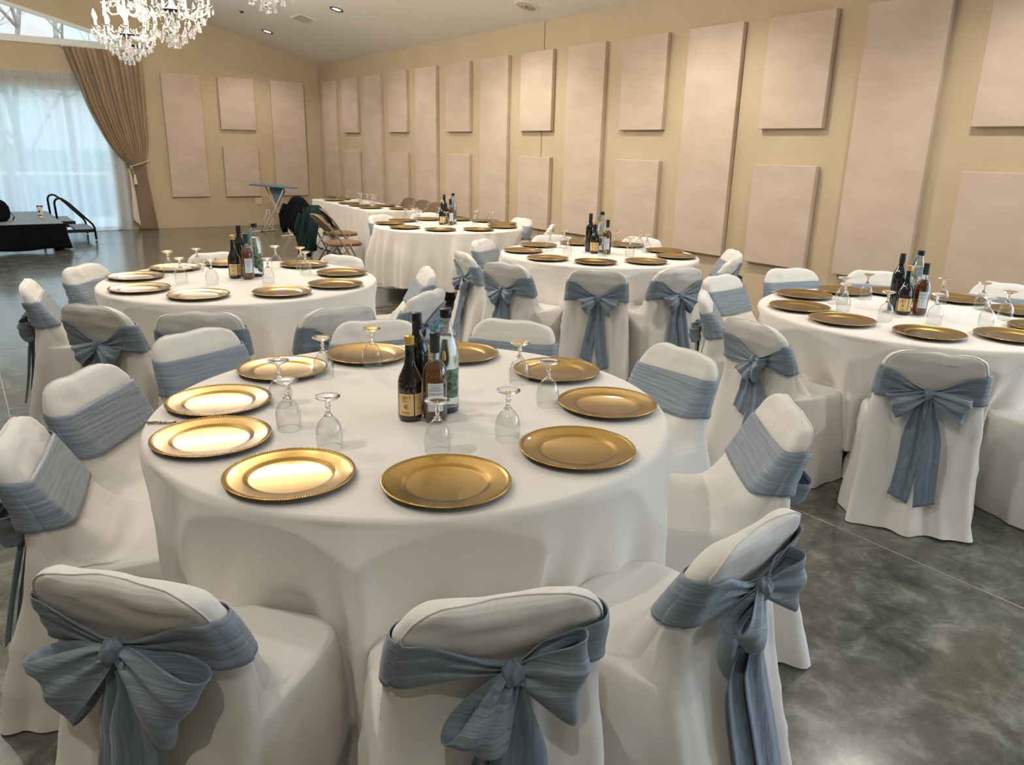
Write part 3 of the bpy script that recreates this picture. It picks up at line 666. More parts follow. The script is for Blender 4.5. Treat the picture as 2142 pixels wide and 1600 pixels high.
def sash_parts(var, sd):
    kx, kz, lo, ro, tl_, tr_ = BOW[var]; ZC, HB = (.688, .062) if var in 'ABC' else (.655, .072); M = 200; J = 12; V = []; F = []
    cache = {}
    def rg(z):
        q = round(z, 3)
        if q not in cache: cache[q] = ring(row_at(q), M, .007)
        return cache[q]
    for j in range(J + 1):
        v = j / J * 2 - 1
        for i in range(M):
            bx, by = rg(ZC)[i]; rear = by < row_at(ZC)[1] + .02 and abs(bx) < .205
            if rear:
                d = abs(bx - kx); t = ss(0, .2, d); h = lerp(.016, HB - .004, t); zc = lerp(kz, ZC, ss(0, .19, d)); pl = (1 - t * .75)
            else: h = HB; zc = ZC + .006 * math.sin(i * .05 + sd); pl = .12
            z = zc + h * v; x, y = rg(z)[i]
            w_ = .0075 * pl * math.sin(v * (7 + 2 * pl) + sd + bx * 11) + (.010 * (1 - t) + .004 if rear else 0)
            if rear: y -= w_ + .002
            else:
                y += abs(w_); x *= 1.003
            V.append((x, y, z))
    for j in range(J):
        for i in range(M): F.append((j * M + i, j * M + (i + 1) % M, (j + 1) * M + (i + 1) % M, (j + 1) * M + i))
    out = [('band', V, F)]
    yk = row_at(kz)[1] - .03
    def loop(s, L, dr, W):
        dx, dz = s * math.cos(dr), -math.sin(dr); px, pz = s * math.sin(dr), math.cos(dr)
        def f(u, v):
            vv = v * 2 - 1; r = L * max(0, math.sin(PI * u)) ** .85; q = r / L
            wd = .010 + W * .5 * q ** .75 * (1 + .12 * math.sin(7 * vv + s))
            y = yk - .010 - .022 * q - .032 * math.sin(2 * PI * u) * (.7 + .3 * q) + .007 * math.sin(vv * 7 + s + sd) * (1 - .55 * q) + .012 * vv * vv * q
            y = min(y, row_at(max(.03, kz + dz * r + pz * vv * wd))[1] - .012)
            return (kx + dx * r + px * vv * wd + .006 * q * math.sin(5 * vv), y, kz + dz * r + pz * vv * wd - .01 * q * q * vv * vv)
        return MB().grid(36, 22, f)
    b1 = loop(-1, *lo); b2 = loop(1, *ro); out += [('bow_loop', b1.V, b1.F), ('bow_loop', b2.V, b2.F)]
    def tail(s, T):
        def f(u, v):
            vv = v * 2 - 1; wd = lerp(.010, .041 if var not in 'ABC' else .058, ss(0, .45, u)); z = kz - .01 - T * u + (.016 * vv * s if u > .9 else 0) * (u - .9) * 10
            yr = row_at(max(.01, z))[1]
            return (kx + s * (.012 + (.046 if var not in 'ABC' else .024) * u) + vv * wd + .007 * math.sin(5 * u + s + sd), min(yk, yr - .03) - .012 * (s > 0) - .006 * math.sin(4 * u + sd) + .008 * math.sin(vv * 5 + sd) * (1 - .6 * u), z)
        return MB().grid(12, 1, f) if 0 else MB().grid(40, 14, lambda a, b: f(a, b))
    for s, T in ((-1, tl_), (1, tr_)):
        q = tail(s, T); out.append(('sash_tail', q.V, q.F))
    kb = MB().ball((0, 0, 0), 1, 36)
    kv = []
    for x, y, z in kb.V:
        a = math.atan2(x, -y); rg_ = 1 + .10 * math.sin(7 * a + 2 * z + sd) + .18 * nz(x * 1.5, y * 1.5, z * 1.5 + sd)
        kv.append((kx + .021 * x * rg_ * (1 + .25 * z * z), yk - .012 + .020 * y * rg_, kz + .026 * z + .004 * math.sin(3 * a)))
    kb.V = kv
    out.append(('knot', kb.V, kb.F))
    return out
PROTO = {}
def covered_chair(var, seed):
    g = empty('covered_chair')
    V, F = make_cover(seed); cv = mk('chair_cover', V, F, COVER, g)
    M_ = 168; c2 = int(round(M_ * .286)); rws = [j for j in range(len(V) // M_) if V[j * M_][2] > .655]
    L_ = [V[j * M_] for j in rws]; Q_ = [V[j * M_ + c2] for j in reversed(rws)]; pts = [Vector(p) + Vector((0, -.002, .001)) for p in L_ + Q_]
    pp = [pts[0]]
    for p in pts[1:]:
        if (p - pp[-1]).length > .006: pp.append(p)
    MB().tube(pp, .0022, 6).obj('seam_piping', COVER, cv, True)
    ps = sash_parts(var, seed); sb = None
    for nm, V, F in ps:
        o = mk('sash' if nm == 'band' else nm, V, F, SASH_H if nm in ('band', 'bow_loop') else SASH_V, sb or g)
        solid(o, .0022) if nm != 'knot' else None
        if nm == 'band': sb = o
    for x in (-.2, .2):
        for y in (.04, .43): MB().lathe([(.001, 0), (.012, 0), (.013, .02), (.01, .03), (.01, .16)], 10, (x * .9, y, .001)).obj('leg', BLACKM, g, True)
    return g
for i, (t, ang, r, tw, var, lab) in enumerate(CH):
    x, y, rz = chair_xf(t, ang, r, tw)
    if var not in PROTO: o = PROTO[var] = covered_chair(var, len(PROTO) * 1.37 + .5)
    else: o = copy_tree(PROTO[var])
    o.location = (x, y, 0); o.rotation_euler[2] = rz
    tag(o, lab, 'chair', 'covered chairs with dusty blue sashes')

# ------------------------------------------------------------------ chargers, goblets, bottles
def clock(t, x, y):
    cx, cy = TABLES[t][:2]; d = math.atan2(cy, cx); a = math.atan2(y - cy, x - cx) - d      # 0 = straight away from the camera
    h = round((-a / (2 * PI) * 12) % 12) % 12
    return ['far middle', 'far right of middle', 'far right', 'right end', 'near right', 'near right of middle', 'near middle', 'near left of middle', 'near left', 'left end', 'far left', 'far left of middle'][h]
USED = set()
def uniq(s):
    k = s; i = 0
    while k in USED: i += 1; k = s + [', closer to bottles', ', further over', ', last of three'][i - 1]
    USED.add(k); return k
def charger():
    g = empty('charger_plate')
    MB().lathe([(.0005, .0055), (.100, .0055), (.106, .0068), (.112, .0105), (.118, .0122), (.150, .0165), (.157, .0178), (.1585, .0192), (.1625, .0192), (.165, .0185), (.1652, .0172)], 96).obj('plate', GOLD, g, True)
    MB().lathe([(.1652, .0172), (.160, .0145), (.112, .0045), (.098, .001), (.0005, .001)], 96).obj('underside', BLACKP, g, True)
    b = MB()
    for k in range(150):
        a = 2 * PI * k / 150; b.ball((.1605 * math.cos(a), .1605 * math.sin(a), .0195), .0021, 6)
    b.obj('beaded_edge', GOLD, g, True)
    return g
PL = None
def place_charger(x, y, z, lab, grp):
    global PL
    if PL is None: o = PL = charger()
    else: o = copy_tree(PL)
    o.location = (x, y, z); o.rotation_euler[2] = random.uniform(0, 6)
    tag(o, lab, 'charger plate', grp)
PLATES = {1: [(.5, 2.155), (.608, 2.477), (.912, 2.74), (1.274, 2.775), (1.60, 2.6), (1.79, 2.191), (1.686, 1.788), (1.337, 1.53), (.909, 1.535), (.595, 1.785)]}
def pol(t, L): return [(TABLES[t][0] + r * math.cos(math.radians(a)), TABLES[t][1] + r * math.sin(math.radians(a))) for a, r in L]
PLATES[2] = pol(2, [(149, .65), (-169, .63), (-129, .61), (-86, .6), (-50, .64), (-9, .63), (34, .65), (81, .655), (114, .655)])
PLATES[3] = pol(3, [(149, .65), (-168, .63), (-129, .61), (-90, .61), (-49, .62), (-15, .64), (114, .65), (81, .655), (49, .65), (18, .655)])
PLATES[4] = pol(4, [(146, .64), (-170, .645), (-134, .61), (-94, .60), (-50, .64), (-16, .63), (105, .64), (66, .64), (25, .64)])
PLATES[5] = pol(5, [(98, .645), (138, .62), (172, .58), (-146, .575), (66, .65), (38, .65), (6, .65), (-27, .64), (-71, .60), (-107, .59)])
FIN = {1: 'gold', 2: 'gold', 3: 'bronze toned', 4: 'bronze toned', 5: 'brown gold'}
for t in TABLES:
    for x, y in PLATES[t]:
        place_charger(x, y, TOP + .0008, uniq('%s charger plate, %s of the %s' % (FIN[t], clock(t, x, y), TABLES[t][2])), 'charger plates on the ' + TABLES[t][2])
GP = [(.0345, .0), (.0365, .018), (.0375, .034), (.0365, .052), (.0315, .070), (.023, .084), (.012, .094), (.0008, .0975)]
SP = [(.0008, .0965), (.013, .0955), (.009, .101), (.0062, .107), (.0052, .114), (.0062, .120), (.0085, .124), (.0062, .128), (.0056, .133), (.009, .139), (.0008, .1395)]
FP = [(.0008, .1385), (.009, .1385), (.020, .1425), (.031, .1475), (.0348, .1505), (.0350, .1525), (.0335, .1535), (.018, .1505), (.0008, .1495)]
GB = None
def goblet():
    g = empty('wine_goblet')
    MB().lathe(GP, 40).obj('bowl', GBOWL, g, True)
    MB().lathe([(.0335, .0), (.0345, -.0002), (.0349, .0006), (.0345, .0012), (.0335, .0012)], 40).obj('rim', GSOLID, g, True)
    MB().lathe(SP, 24).obj('stem', GSOLID, g, True); MB().lathe(FP, 40).obj('foot', GSOLID, g, True); return g
def place_goblet(x, y, z, lab, grp):
    global GB
    if GB is None: o = GB = goblet()
    else: o = copy_tree(GB)
    o.location = (x, y, z); tag(o, lab, 'wine glass', grp)
GOB = {1: [(.72, 2.139), (.774, 2.364), (.763, 1.931), (1.014, 2.59), (1.227, 2.629), (1.005, 1.744), (1.226, 1.716), (1.523, 1.905), (1.593, 2.163)],
 2: [(1.059, 5.25), (1.051, 4.90), (1.25, 5.31), (1.196, 4.77), (1.505, 4.67), (1.745, 5.23), (1.87, 5.09), (1.82, 4.87)],
 3: [(4.17, 7.93), (4.33, 7.98), (4.23, 7.72), (4.62, 7.95), (4.386, 7.39), (4.776, 7.40), (4.92, 7.62), (4.86, 7.22), (5.0, 7.42)],
 4: [(4.083, 5.155), (4.009, 4.83), (4.34, 5.28), (4.60, 5.27), (4.30, 4.73), (4.80, 5.10), (4.486, 4.602), (4.91, 4.92), (4.80, 4.72)],
 5: [(4.161, 2.48), (3.957, 2.343), (4.43, 2.49), (3.931, 2.083), (4.107, 1.913), (4.72, 2.18), (4.254, 1.723), (4.75, 1.97), (4.55, 1.755)]}
for t in TABLES:
    for x, y in GOB[t]:
        place_goblet(x, y, TOP + .0008, uniq('upturned goblet, %s of the %s' % (clock(t, x, y), TABLES[t][2])), 'upturned goblets on the ' + TABLES[t][2])
def text_mesh(s, size):
    c = bpy.data.curves.new('t', 'FONT'); c.body = s; c.size = size; c.align_x = 'CENTER'; c.align_y = 'CENTER'; c.resolution_u = 2
    o = bpy.data.objects.new('t', c); COL.objects.link(o); bpy.context.view_layer.update()
    me = bpy.data.meshes.new_from_object(o); bpy.data.objects.remove(o)
    return [tuple(v.co) for v in me.vertices], [tuple(p.vertices) for p in me.polygons]
def curved(b, r, a0, a1, z0, z1, n=16):
    return b.grid(n, 2, lambda u, v: (r * math.cos(lerp(a0, a1, u)), r * math.sin(lerp(a0, a1, u)), lerp(z0, z1, v)))
def curved_text(b, lines, r, am):
    for s, size, zc in lines:
        V, F = text_mesh(s, size)
        b.add([(r * math.cos(am + x / r), r * math.sin(am + x / r), zc + y) for x, y, _ in V], F)
def bottle(kind):
    if kind == 'gold_top':
        g = empty('wine_bottle')
        MB().lathe([(.0005, .003), (.03, .002), (.0365, .006), (.0382, .014), (.0384, .105), (.0378, .122), (.034, .140), (.026, .158), (.0175, .178), (.0145, .198), (.0133, .235), (.013, .246)], 40).obj('glass_body', DARKB, g, True)
        MB().lathe([(.0145, .241), (.0155, .2415), (.0155, .249), (.015, .250), (.0155, .251), (.0155, .257), (.015, .258), (.0155, .259), (.0155, .266), (.014, .2685), (.0005, .269)], 32).obj('cap', CAPG, g, True)
        l = curved(MB(), .0389, -1.05, .28, .022, .092).obj('front_label', LABC, g, True)
        curved_text(b := MB(), [('1897', .016, .079), ('RESERVA', .0055, .069), ('MADERA', .007, .032), ('CASA VIEJA', .004, .026)], .0392, -.38)
        for q in range(5): b.grid(10, 2, lambda u, v: (.0392 * math.cos(-.5 + .3 * u), .0392 * math.sin(-.5 + .3 * u), .045 + .003 * q + .0014 * v + .002 * math.sin(u * 6 + q)))
        b.obj('lettering', INK, l)
        l = curved(MB(), .0389, .38, 1.1, .022, .092).obj('back_label', LABC, g, True)
        curved_text(b := MB(), [('VINO TINTO', .004, .084), ('DOUX NATUREL', .0034, .078), ('MIS EN BOUTEILLE', .0028, .072), ('PAR LA MAISON', .0028, .067), ('750 ML', .004, .058), ('18%', .010, .045), ('PRODUCT', .003, .030)], .0392, .74)
        b.obj('lettering', INK, l)
        MB().ball((.034 * math.cos(-1.0), .034 * math.sin(-1.0), .128), .011, 12, (.5, .5, 1)).obj('seal', DARKB, g, True)
    elif kind == 'amber':
        g = empty('liqueur_bottle')
        MB().lathe([(.0005, .004), (.028, .002), (.0355, .006), (.037, .014), (.037, .150), (.035, .168), (.029, .184), (.020, .196), (.0138, .203), (.0125, .215), (.0125, .232)], 40).obj('glass_body', BTHIN, g, True)
        MB().lathe([(.0005, .006), (.030, .006), (.0355, .012), (.0360, .02), (.0360, .150), (.034, .167), (.028, .182), (.019, .193), (.0005, .1945)], 40).obj('amber_liquid', AMBER, g, True)
        MB().lathe([(.0148, .222), (.0152, .223), (.0152, .272), (.0158, .273), (.0158, .281), (.0145, .283), (.0005, .283)], 32).obj('cap', CAPD, g, True)
        l = curved(MB(), .0376, -.62, .72, .042, .132, 20).obj('label', LABW, g, True)
        curved_text(b := MB(), [('JIM NORTKIS', .0055, .118), ('DATLETEADO', .0068, .110), ('MOSE DALLR', .0072, .098), ('No. 1', .006, .087), ('ANNO', .004, .079), ('70 CL', .004, .055)], .0379, .06)
        curved(b, .0379, -.5, .62, .1255, .1262, 12); curved(b, .0379, -.3, .4, .0925, .0928, 12)
        b.obj('lettering', INK, l)
    elif kind == 'dark':
        g = empty('wine_bottle')
        MB().lathe([(.0005, .004), (.03, .002), (.0365, .006), (.0378, .014), (.0378, .185), (.0365, .203), (.031, .222), (.0215, .240), (.0155, .256), (.014, .275), (.0138, .290)], 40).obj('glass_body', DARKB, g, True)
        MB().lathe([(.0152, .268), (.0155, .269), (.0155, .294), (.0162, .295), (.0162, .300), (.0155, .301), (.0155, .318), (.0145, .320), (.0005, .320)], 32).obj('cap', CAPK, g, True)
    else:
        g = empty('water_bottle')
        prof = [(.0005, .005), (.03, .002), (.040, .006), (.0425, .016), (.0425, .165), (.0420, .185), (.0385, .215), (.031, .245), (.022, .272), (.0172, .290), (.0165, .306), (.0172, .312)]
        MB().lathe(prof, 40).obj('glass_body', BTHIN, g, True)
        MB().lathe([(.0005, .012)] + [(r * .975, z) for r, z in prof[2:8]] + [(.0285, .251), (.0005, .251)], 40).obj('water', WATER, g, True)
        MB().lathe([(.0005, .003), (.039, .0035), (.0415, .010), (.0418, .017), (.0005, .017)], 32).obj('tinted_base', NAVY, g, True)
        MB().lathe([(.0178, .310), (.0185, .311), (.0185, .334), (.0172, .337), (.0005, .337)], 32).obj('cap', CAPK, g, True)
        curved(MB(), .0431, -1.0, .5, .055, .15, 20).obj('label', LABF, g, True)
        MB().tube([(.002, -.018, .302), (.004, -.038, .288), (.004, -.052, .258), (.002, -.054, .225), (0, -.041, .200)], [.005, .006, .006, .006, .006], 10).obj('handle', TEAL, g, True)
    return g
BT = {}
def place_bottle(kind, x, y, z, rot, lab):
    if kind not in BT: o = BT[kind] = bottle(kind)
    else: o = copy_tree(BT[kind])
    o.location = (x, y, z); o.rotation_euler[2] = math.atan2(-y, -x) + rot; tag(o, lab, 'bottle', 'bottle clusters at the table centres')
BLAB = {'gold_top': 'black bottle with gold cap and cream labels, ', 'amber': 'amber bottle with dark capsule and pale label, ', 'dark': 'tall plain black bottle behind the gold capped one, ', 'clear': 'tall clear water bottle with black cap, '}
BC = {1: [(1.07, 2.025), (1.127, 1.968), (1.135, 2.095), (1.205, 2.035)], 2: [(1.385, 4.95), (1.447, 4.88), (1.45, 5.03), (1.53, 4.965)],
      3: [(4.43, 7.55), (4.50, 7.49), (4.52, 7.66), (4.60, 7.60)], 4: [(4.345, 4.88), (4.40, 4.79), (4.375, 4.98), (4.46, 4.93)], 5: [(4.175, 2.12), (4.243, 2.065), (4.235, 2.20), (4.33, 2.15)]}
for t in TABLES:
    for (x, y), k in zip(BC[t], ('gold_top', 'amber', 'dark', 'clear')):
        rot = {1: 0, 2: .15, 3: .3, 4: -.1, 5: .25}[t]
        place_bottle(k, x, y, TOP + .0008, rot - (.0 if k != 'clear' else -.6), BLAB[k] + TABLES[t][2])
g = empty('table_knife', (.372, 2.405, TOP + .006), math.atan2(-.046, .074)); tag(g, 'tarnished silver knife tucked under a charger at the left rim of the nearest table', 'knife')
MB().tube([(-.0, 0, 0), (.012, 0, .0), (.03, 0, 0), (.05, 0, 0), (.075, 0, 0), (.09, 0, 0)], [.005, .0075, .006, .0072, .0055, .004], 12, flat=.6).obj('handle', SILVER, g, True)
MB().box(.09, .15, -.006, .006, -.0045, -.0035).obj('blade', SILVER, g)
# ------------------------------------------------------------------ rectangular table at the back
RT = empty('banquet_table', (4.55, 9.66, 0), -math.atan(.078)); tag(RT, 'long rectangular folding table under a white cloth by the right wall', 'table')
MB().box(.01, .75, .01, 2.6, .71, .74).obj('tabletop', VINYL, RT)
for x in (.1, .66):
    for y in (.2, 2.4): MB().tube([(x, y, 0), (x, y, .71)], .014, 8).obj('leg', BLACKM, RT, True)
def rc(u, v):
    # perimeter walk with rounded corners, skirt folds
    W_, L_ = .76, 2.61; per = 2 * (W_ + L_); s = u * per; r = .02
    if s < W_: x, y, nx, ny = s, 0, 0, -1
    elif s < W_ + L_: x, y, nx, ny = W_, s - W_, 1, 0
    elif s < 2 * W_ + L_: x, y, nx, ny = W_ - (s - W_ - L_), L_, 0, 1
    else: x, y, nx, ny = 0, L_ - (s - 2 * W_ - L_), -1, 0
    q = max(0, (v - .08) / .92); z = .7445 - .73 * q
    ec = min(abs(s - k) for k in (0, W_, W_ + L_, 2 * W_ + L_, per))
    am = .022 * q ** .7 * ss(0, .12, ec) ; fo = math.sin(s * 21 + 1.5 * math.sin(s * 3)) + .6 * math.sin(s * 37 + 2)
    d = am * fo + .02 * q + .03 * q * math.exp(-(ec / .08) ** 2)
    if v < .08: z = .7455; d = -.006 * (1 - v / .08)
    return (x + nx * d, y + ny * d, z)
b = MB().grid(520, 30, rc, closed=True)
b.add([(-.0, -.0, .7458), (.76, 0, .7458), (.76, 2.61, .7458), (0, 2.61, .7458)], [(0, 1, 2, 3)])
o = b.obj('rectangular_tablecloth', CLOTH, None, True, loc=(4.55, 9.66, 0), rotz=-math.atan(.078)); tag(o, 'white cloth reaching the floor over the long rectangular table', 'tablecloth')
def rt(u, v): a = -math.atan(.078); return (4.55 + u * math.cos(a) - v * math.sin(a), 9.66 + u * math.sin(a) + v * math.cos(a))
nm = ['nearest', 'second', 'third', 'fourth']
for i, (u, v, lab) in enumerate([(.2, .52, 'nearest plate of the left row'), (.2, .96, 'second plate of the left row'), (.2, 1.42, 'third plate of the left row'), (.2, 2.1, 'far plate of the left row'), (.54, .25, 'plate at the near right corner'), (.56, .85, 'plate right of the goblets'), (.5, 2.38, 'farthest plate')]):
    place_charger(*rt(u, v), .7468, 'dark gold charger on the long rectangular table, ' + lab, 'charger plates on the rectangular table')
for i, (u, v) in enumerate([(.44, 2.12), (.44, 1.62), (.40, 1.42), (.43, 1.24), (.45, 1.10), (.42, .98), (.40, .86), (.40, .68)]):
    place_goblet(*rt(u, v), .7468, 'upturned goblet on the long rectangular table, %s counting from the far end' % ORD[i], 'goblets on the rectangular table')
x, y = rt(.47, 1.86); g = MB().box(-.07, .07, -.05, .05, 0, .035).obj('napkin_stack', CLOTH, None, loc=(x, y, .747)); bevel(g, .008, 3); tag(g, 'small white stack of napkins among the goblets on the long table', 'napkins')
x, y = rt(.34, 1.0); g = MB().box(-.03, .03, -.55, .55, 0, .006).obj('paper_runner', LABW, None, loc=(x, y, .7468), rotz=-math.atan(.078)); tag(g, 'narrow pale strip lying along the long table between plates and goblets', 'runner')
# ------------------------------------------------------------------ metal folding chairs
def fold_chair(vin):
    g = empty('folding_chair'); S_ = STEEL
    b = MB(); top = []
    for i in range(9):
        a = PI * i / 8; top.append((.175 * math.cos(a) * 1.2, -.30 - .02 * math.sin(a), .755 + .035 * math.sin(a)))
    b.tube([(.225, .20, .004), (.22, .10, .2), (.215, -.02, .42), (.21, -.2, .66)] + top + [(-.21, -.2, .66), (-.215, -.02, .42), (-.22, .10, .2), (-.225, .20, .004)], .011, 10)
    b.obj('front_frame', S_, g, True)
    b = MB(); b.tube([(.19, -.27, .004), (.19, -.1, .24), (.19, .08, .46)], .010, 8); rl = b.obj('rear_leg', S_, g, True)
    MB().tube([(-.19, -.27, .004), (-.19, -.1, .24), (-.19, .08, .46)], .010, 8).obj('rear_leg', S_, g, True)
    b = MB(); b.tube([(-.19, -.21, .085), (.19, -.21, .085)], .007, 8); b.tube([(-.222, .13, .14), (.222, .13, .14)], .007, 8); b.obj('cross_bar', S_, g, True)
    def sf(u, v):
        a = 2 * PI * u; n = .5; X = math.copysign(abs(math.cos(a)) ** n, math.cos(a)) * .198; Y = math.copysign(abs(math.sin(a)) ** n, math.sin(a)) * .205
        k = [(.001, .468), (.8, .468), (.96, .46), (1, .448), (1, .428), (.95, .42), (.001, .42)][int(round(v * 6))]
        return (X * k[0], .02 + Y * k[0], k[1])
    MB().grid(48, 7, sf, closed=True).obj('seat', vin, g, True)
    def bf(u, v):
        a = 2 * PI * u; n = .5; X = math.copysign(abs(math.cos(a)) ** n, math.cos(a)) * .19; Y = math.copysign(abs(math.sin(a)) ** n, math.sin(a)) * .10
        k = [(.001, .02), (.85, .02), (1, .008), (1, -.008), (.9, -.014), (.001, -.014)][int(round(v * 5))]
        zz = .69 + Y * k[0]; yy = -.225 - (zz - .69) * .55
        return (X * k[0], yy + k[1], zz)
    MB().grid(48, 6, bf, closed=True).obj('backrest', vin, g, True)
    return g
def put(o, x, y, face, lab, grp='brown metal folding chairs'):
    o.location = (x, y, 0); o.rotation_euler[2] = math.radians(face - 90); tag(o, lab, 'folding chair', grp)
fc = fold_chair(VINYL)
put(fc, 3.80, 8.92, -6, 'brown metal folding chair nearest, with bare seat pad, left of the farthest round table')
put(copy_tree(fc), 4.20, 9.93, 4, 'brown metal folding chair holding the dark green fleece')
put(copy_tree(fc), 4.42, 11.12, 2, 'brown metal folding chair farthest left, under the black jacket')
fd = fold_chair(VINYLD)
put(fd, 5.68, 10.35, 175, 'taupe folding chair behind the long table, nearest of three', 'taupe chairs behind the long table')
put(copy_tree(fd), 5.73, 10.87, 175, 'taupe folding chair behind the long table, middle of three', 'taupe chairs behind the long table')
put(copy_tree(fd), 5.78, 11.42, 175, 'taupe folding chair behind the long table, farthest of three', 'taupe chairs behind the long table')
def garment(name, m, x, y, face, front, rear, wd, seed, lab, cat_, hgt=.83):
    g = empty(name, (x, y, 0), math.radians(face - 90)); tag(g, lab, cat_)
    def f(u, v):
        tt = v * (front + rear); c = u * 2 - 1
        side = 1 if tt < front else -1; dn = abs(tt - front)
        X = c * wd * (1 - .12 * ss(0, .1, dn) * 0 + .12 * nz(dn * 5, seed, 1)) * (1 - .35 * ss(.3, .7, dn) * (side < 0))
        zz = hgt - max(0, dn - .03) - .03 * min(1, dn / .03) ** 2
        Y = -.335 + side * (.05 * min(1, (dn / .05) ** .6)) + (dn * .5 if side > 0 else -.14 * dn ** .8)
        fo = (.012 + .035 * min(1, dn * 2.5)) * math.sin(u * 19 + seed + 2.5 * dn) + .03 * nz(u * 4, dn * 4, seed)
        return (X, Y + side * (abs(fo) + .01), zz - .10 * abs(c) ** 2.5 * (dn < .25) - .04 * abs(c) + .03 * nz(u * 4, seed, 2))
    solid(MB().grid(56, 60, f).obj('body_cloth', m, g, True), .008)
    for sx in (-1, 1):
        MB().tube([(sx * wd * .9, -.42, hgt - .13), (sx * wd * 1.0, -.47, hgt - .28), (sx * wd * .85, -.48, hgt - .45), (sx * wd * .8, -.46, hgt - .42 - rear * .25)], [.05, .06, .052, .045], 14, flat=.6).obj('sleeve', m, g, True)
garment('fleece_jacket', GREENF, 4.20, 9.93, 4, .16, .60, .235, 1.3, 'dark green fleece hanging over a folding chair back', 'jacket')
garment('black_jacket', BLACKF, 4.42, 11.12, 2, .3, .45, .27, 4.1, 'black jacket slung over the folding chair nearest the ironing board', 'jacket', .87)
# ------------------------------------------------------------------ ironing board and iron
IB = empty('ironing_board', (4.80, 14.12, 0), math.radians(-78)); tag(IB, 'blue grey ironing board standing open against the back wall', 'ironing board')
n_ = 40; out = []
for i in range(n_ + 1):
    u = i / n_; x = -.70 + 1.4 * u; w_ = .18 * min(1, ((1 - u) / .5) ** .6 if u > .5 else 1) * (1 if u > .06 else math.sqrt(max(0, 1 - ((.06 - u) / .06) ** 2)) * .6 + .4); out.append((x, max(.03, w_)))
poly = [(x, -w_) for x, w_ in out] + [(x, w_) for x, w_ in reversed(out)]
bevel(MB().prism(poly, .845, .872, 'Z').obj('padded_top', BOARD, IB, False), .008, 2, 50)
MB().grid(24, 14, lambda u, v: (-.25 + .5 * u, .02 + .012 * math.sin(u * 14) * v, .85 - .36 * v * (1 - abs(u - .5) * 1.5))).obj('hanging_cover', BOARD, IB, True)
b = MB(); b.tube([(.34, -.04, .845), (-.05, -.04, .40), (-.45, -.04, .04), (-.55, -.04, .012)], .012, 8); b.tube([(-.55, -.26, .012), (-.55, .26, .012)], .012, 8); b.obj('leg', WHITEM, IB, True)
b = MB(); b.tube([(-.42, .03, .845), (-.05, .03, .42), (.34, .03, .04), (.42, .03, .012)], .012, 8); b.tube([(.42, -.2, .012), (.42, .2, .012)], .012, 8); b.obj('leg', WHITEM, IB, True)
ir = empty('clothes_hanger_stand', (4.90, 14.95, 0)); tag(ir, 'white wire rack with looped cord standing behind the ironing board legs', 'rack')
MB().tube([(-.07, 0, .01), (-.08, 0, .2), (-.03, 0, .30), (-.03, 0, .38), (.03, 0, .38), (.03, 0, .30), (.08, 0, .2), (.07, 0, .01)], .012, 8).obj('frame', WHITEM, ir, True)
MB().tube([(-.05, 0, .02), (.03, -.02, .12), (.05, 0, .18), (-.01, .02, .2), (-.04, 0, .12), (.04, -.01, .05), (.07, 0, .015)], .008, 8).obj('cord', WHITEM, ir, True)
# ------------------------------------------------------------------ stage, steps, things on the stage
SG = empty('portable_stage', (0, 0, 0)); tag(SG, 'low portable stage with grey deck and black skirt at the far left', 'stage')
SX0, SX1, SY0, SY1, SZ = -3.6, 1.27, 13.16, 15.5, .40
for i, (ya, yb_) in enumerate(((SY0, 14.30), (14.306, SY1))): bevel(MB().box(SX0, SX1, ya, yb_, SZ - .05, SZ).obj('deck_panel', STAGET, SG), .004)
def sk(u, v):
    L1 = SX1 - SX0; L2 = SY1 - SY0; s = u * (L1 + L2); z = (SZ - .006) * (1 - v) + .03 * v
    if s < L1: x, y, nx, ny = SX0 + s, SY0, 0, -1
    else: x, y, nx, ny = SX1, SY0 + (s - L1), 1, 0
    ec = abs(s - L1); fo = .012 * math.sin(s * 16) * v + .004
    cf = math.exp(-(ec / .12) ** 2) * v * .05
    return (x + nx * (fo + .02 * v) + cf, y + ny * (fo + .02 * v) - cf * .5, z + .012 * math.sin(s * 7) * v)
solid(MB().grid(420, 12, sk).obj('skirt', BLACKF, SG, True), .003)
b = MB()
for x in (-3.3, -1.5, .2, 1.15):
    for y in (13.4, 15.3): b.tube([(x, y, 0), (x, y, .35)], .018, 8)
b.obj('support_post', BLACKM, SG, True)['kind'] = 'stuff'
ST = empty('stage_steps', (0, 0, 0)); tag(ST, 'black tubular step unit with two hooped handrails at the end of the stage', 'steps')
for y in (14.38, 15.38):
    pts = [(1.31, y, .30), (1.30, y, .60)] + [(1.30 + .075 * (1 - math.cos(a)), y, .60 + .08 * math.sin(a)) for a in (.5, 1.0, 1.57, 2.1)] + [(1.50, y, .60), (1.80, y, .26), (1.825, y, .2), (1.83, y, .01)]
    MB().tube(pts, .017, 10).obj('handrail', BLACKM, ST, True)
for x in (1.42,):
    for y in (14.42, 15.34): MB().tube([(x, y, 0), (x, y, .3)], .014, 8).obj('leg', BLACKM, ST, True)
bevel(MB().box(1.33, 1.55, 14.40, 15.36, .29, .315).obj('tread', STAGET, ST), .004)
bevel(MB().box(1.55, 1.81, 14.40, 15.36, .155, .18).obj('tread', STAGET, ST), .004)
b = MB()
for y in (14.39, 15.37): b.box(1.33, 1.56, y - .012, y + .012, .27, .317); b.box(1.34, 1.82, y - .012, y + .012, .13, .18)
b.box(1.80, 1.825, 14.4, 15.36, .135, .182)
b.obj('side_rail', BLACKM, ST)
tb = empty('lotion_tube', (1.07, 14.12, SZ + .001), -.5); tag(tb, 'white squeeze tube with dark red crimped end standing on the stage', 'tube')
MB().lathe([(.0005, 0), (.024, 0), (.026, .01), (.026, .03), (.0005, .031)], 20).obj('cap', WHITEM, tb, True)
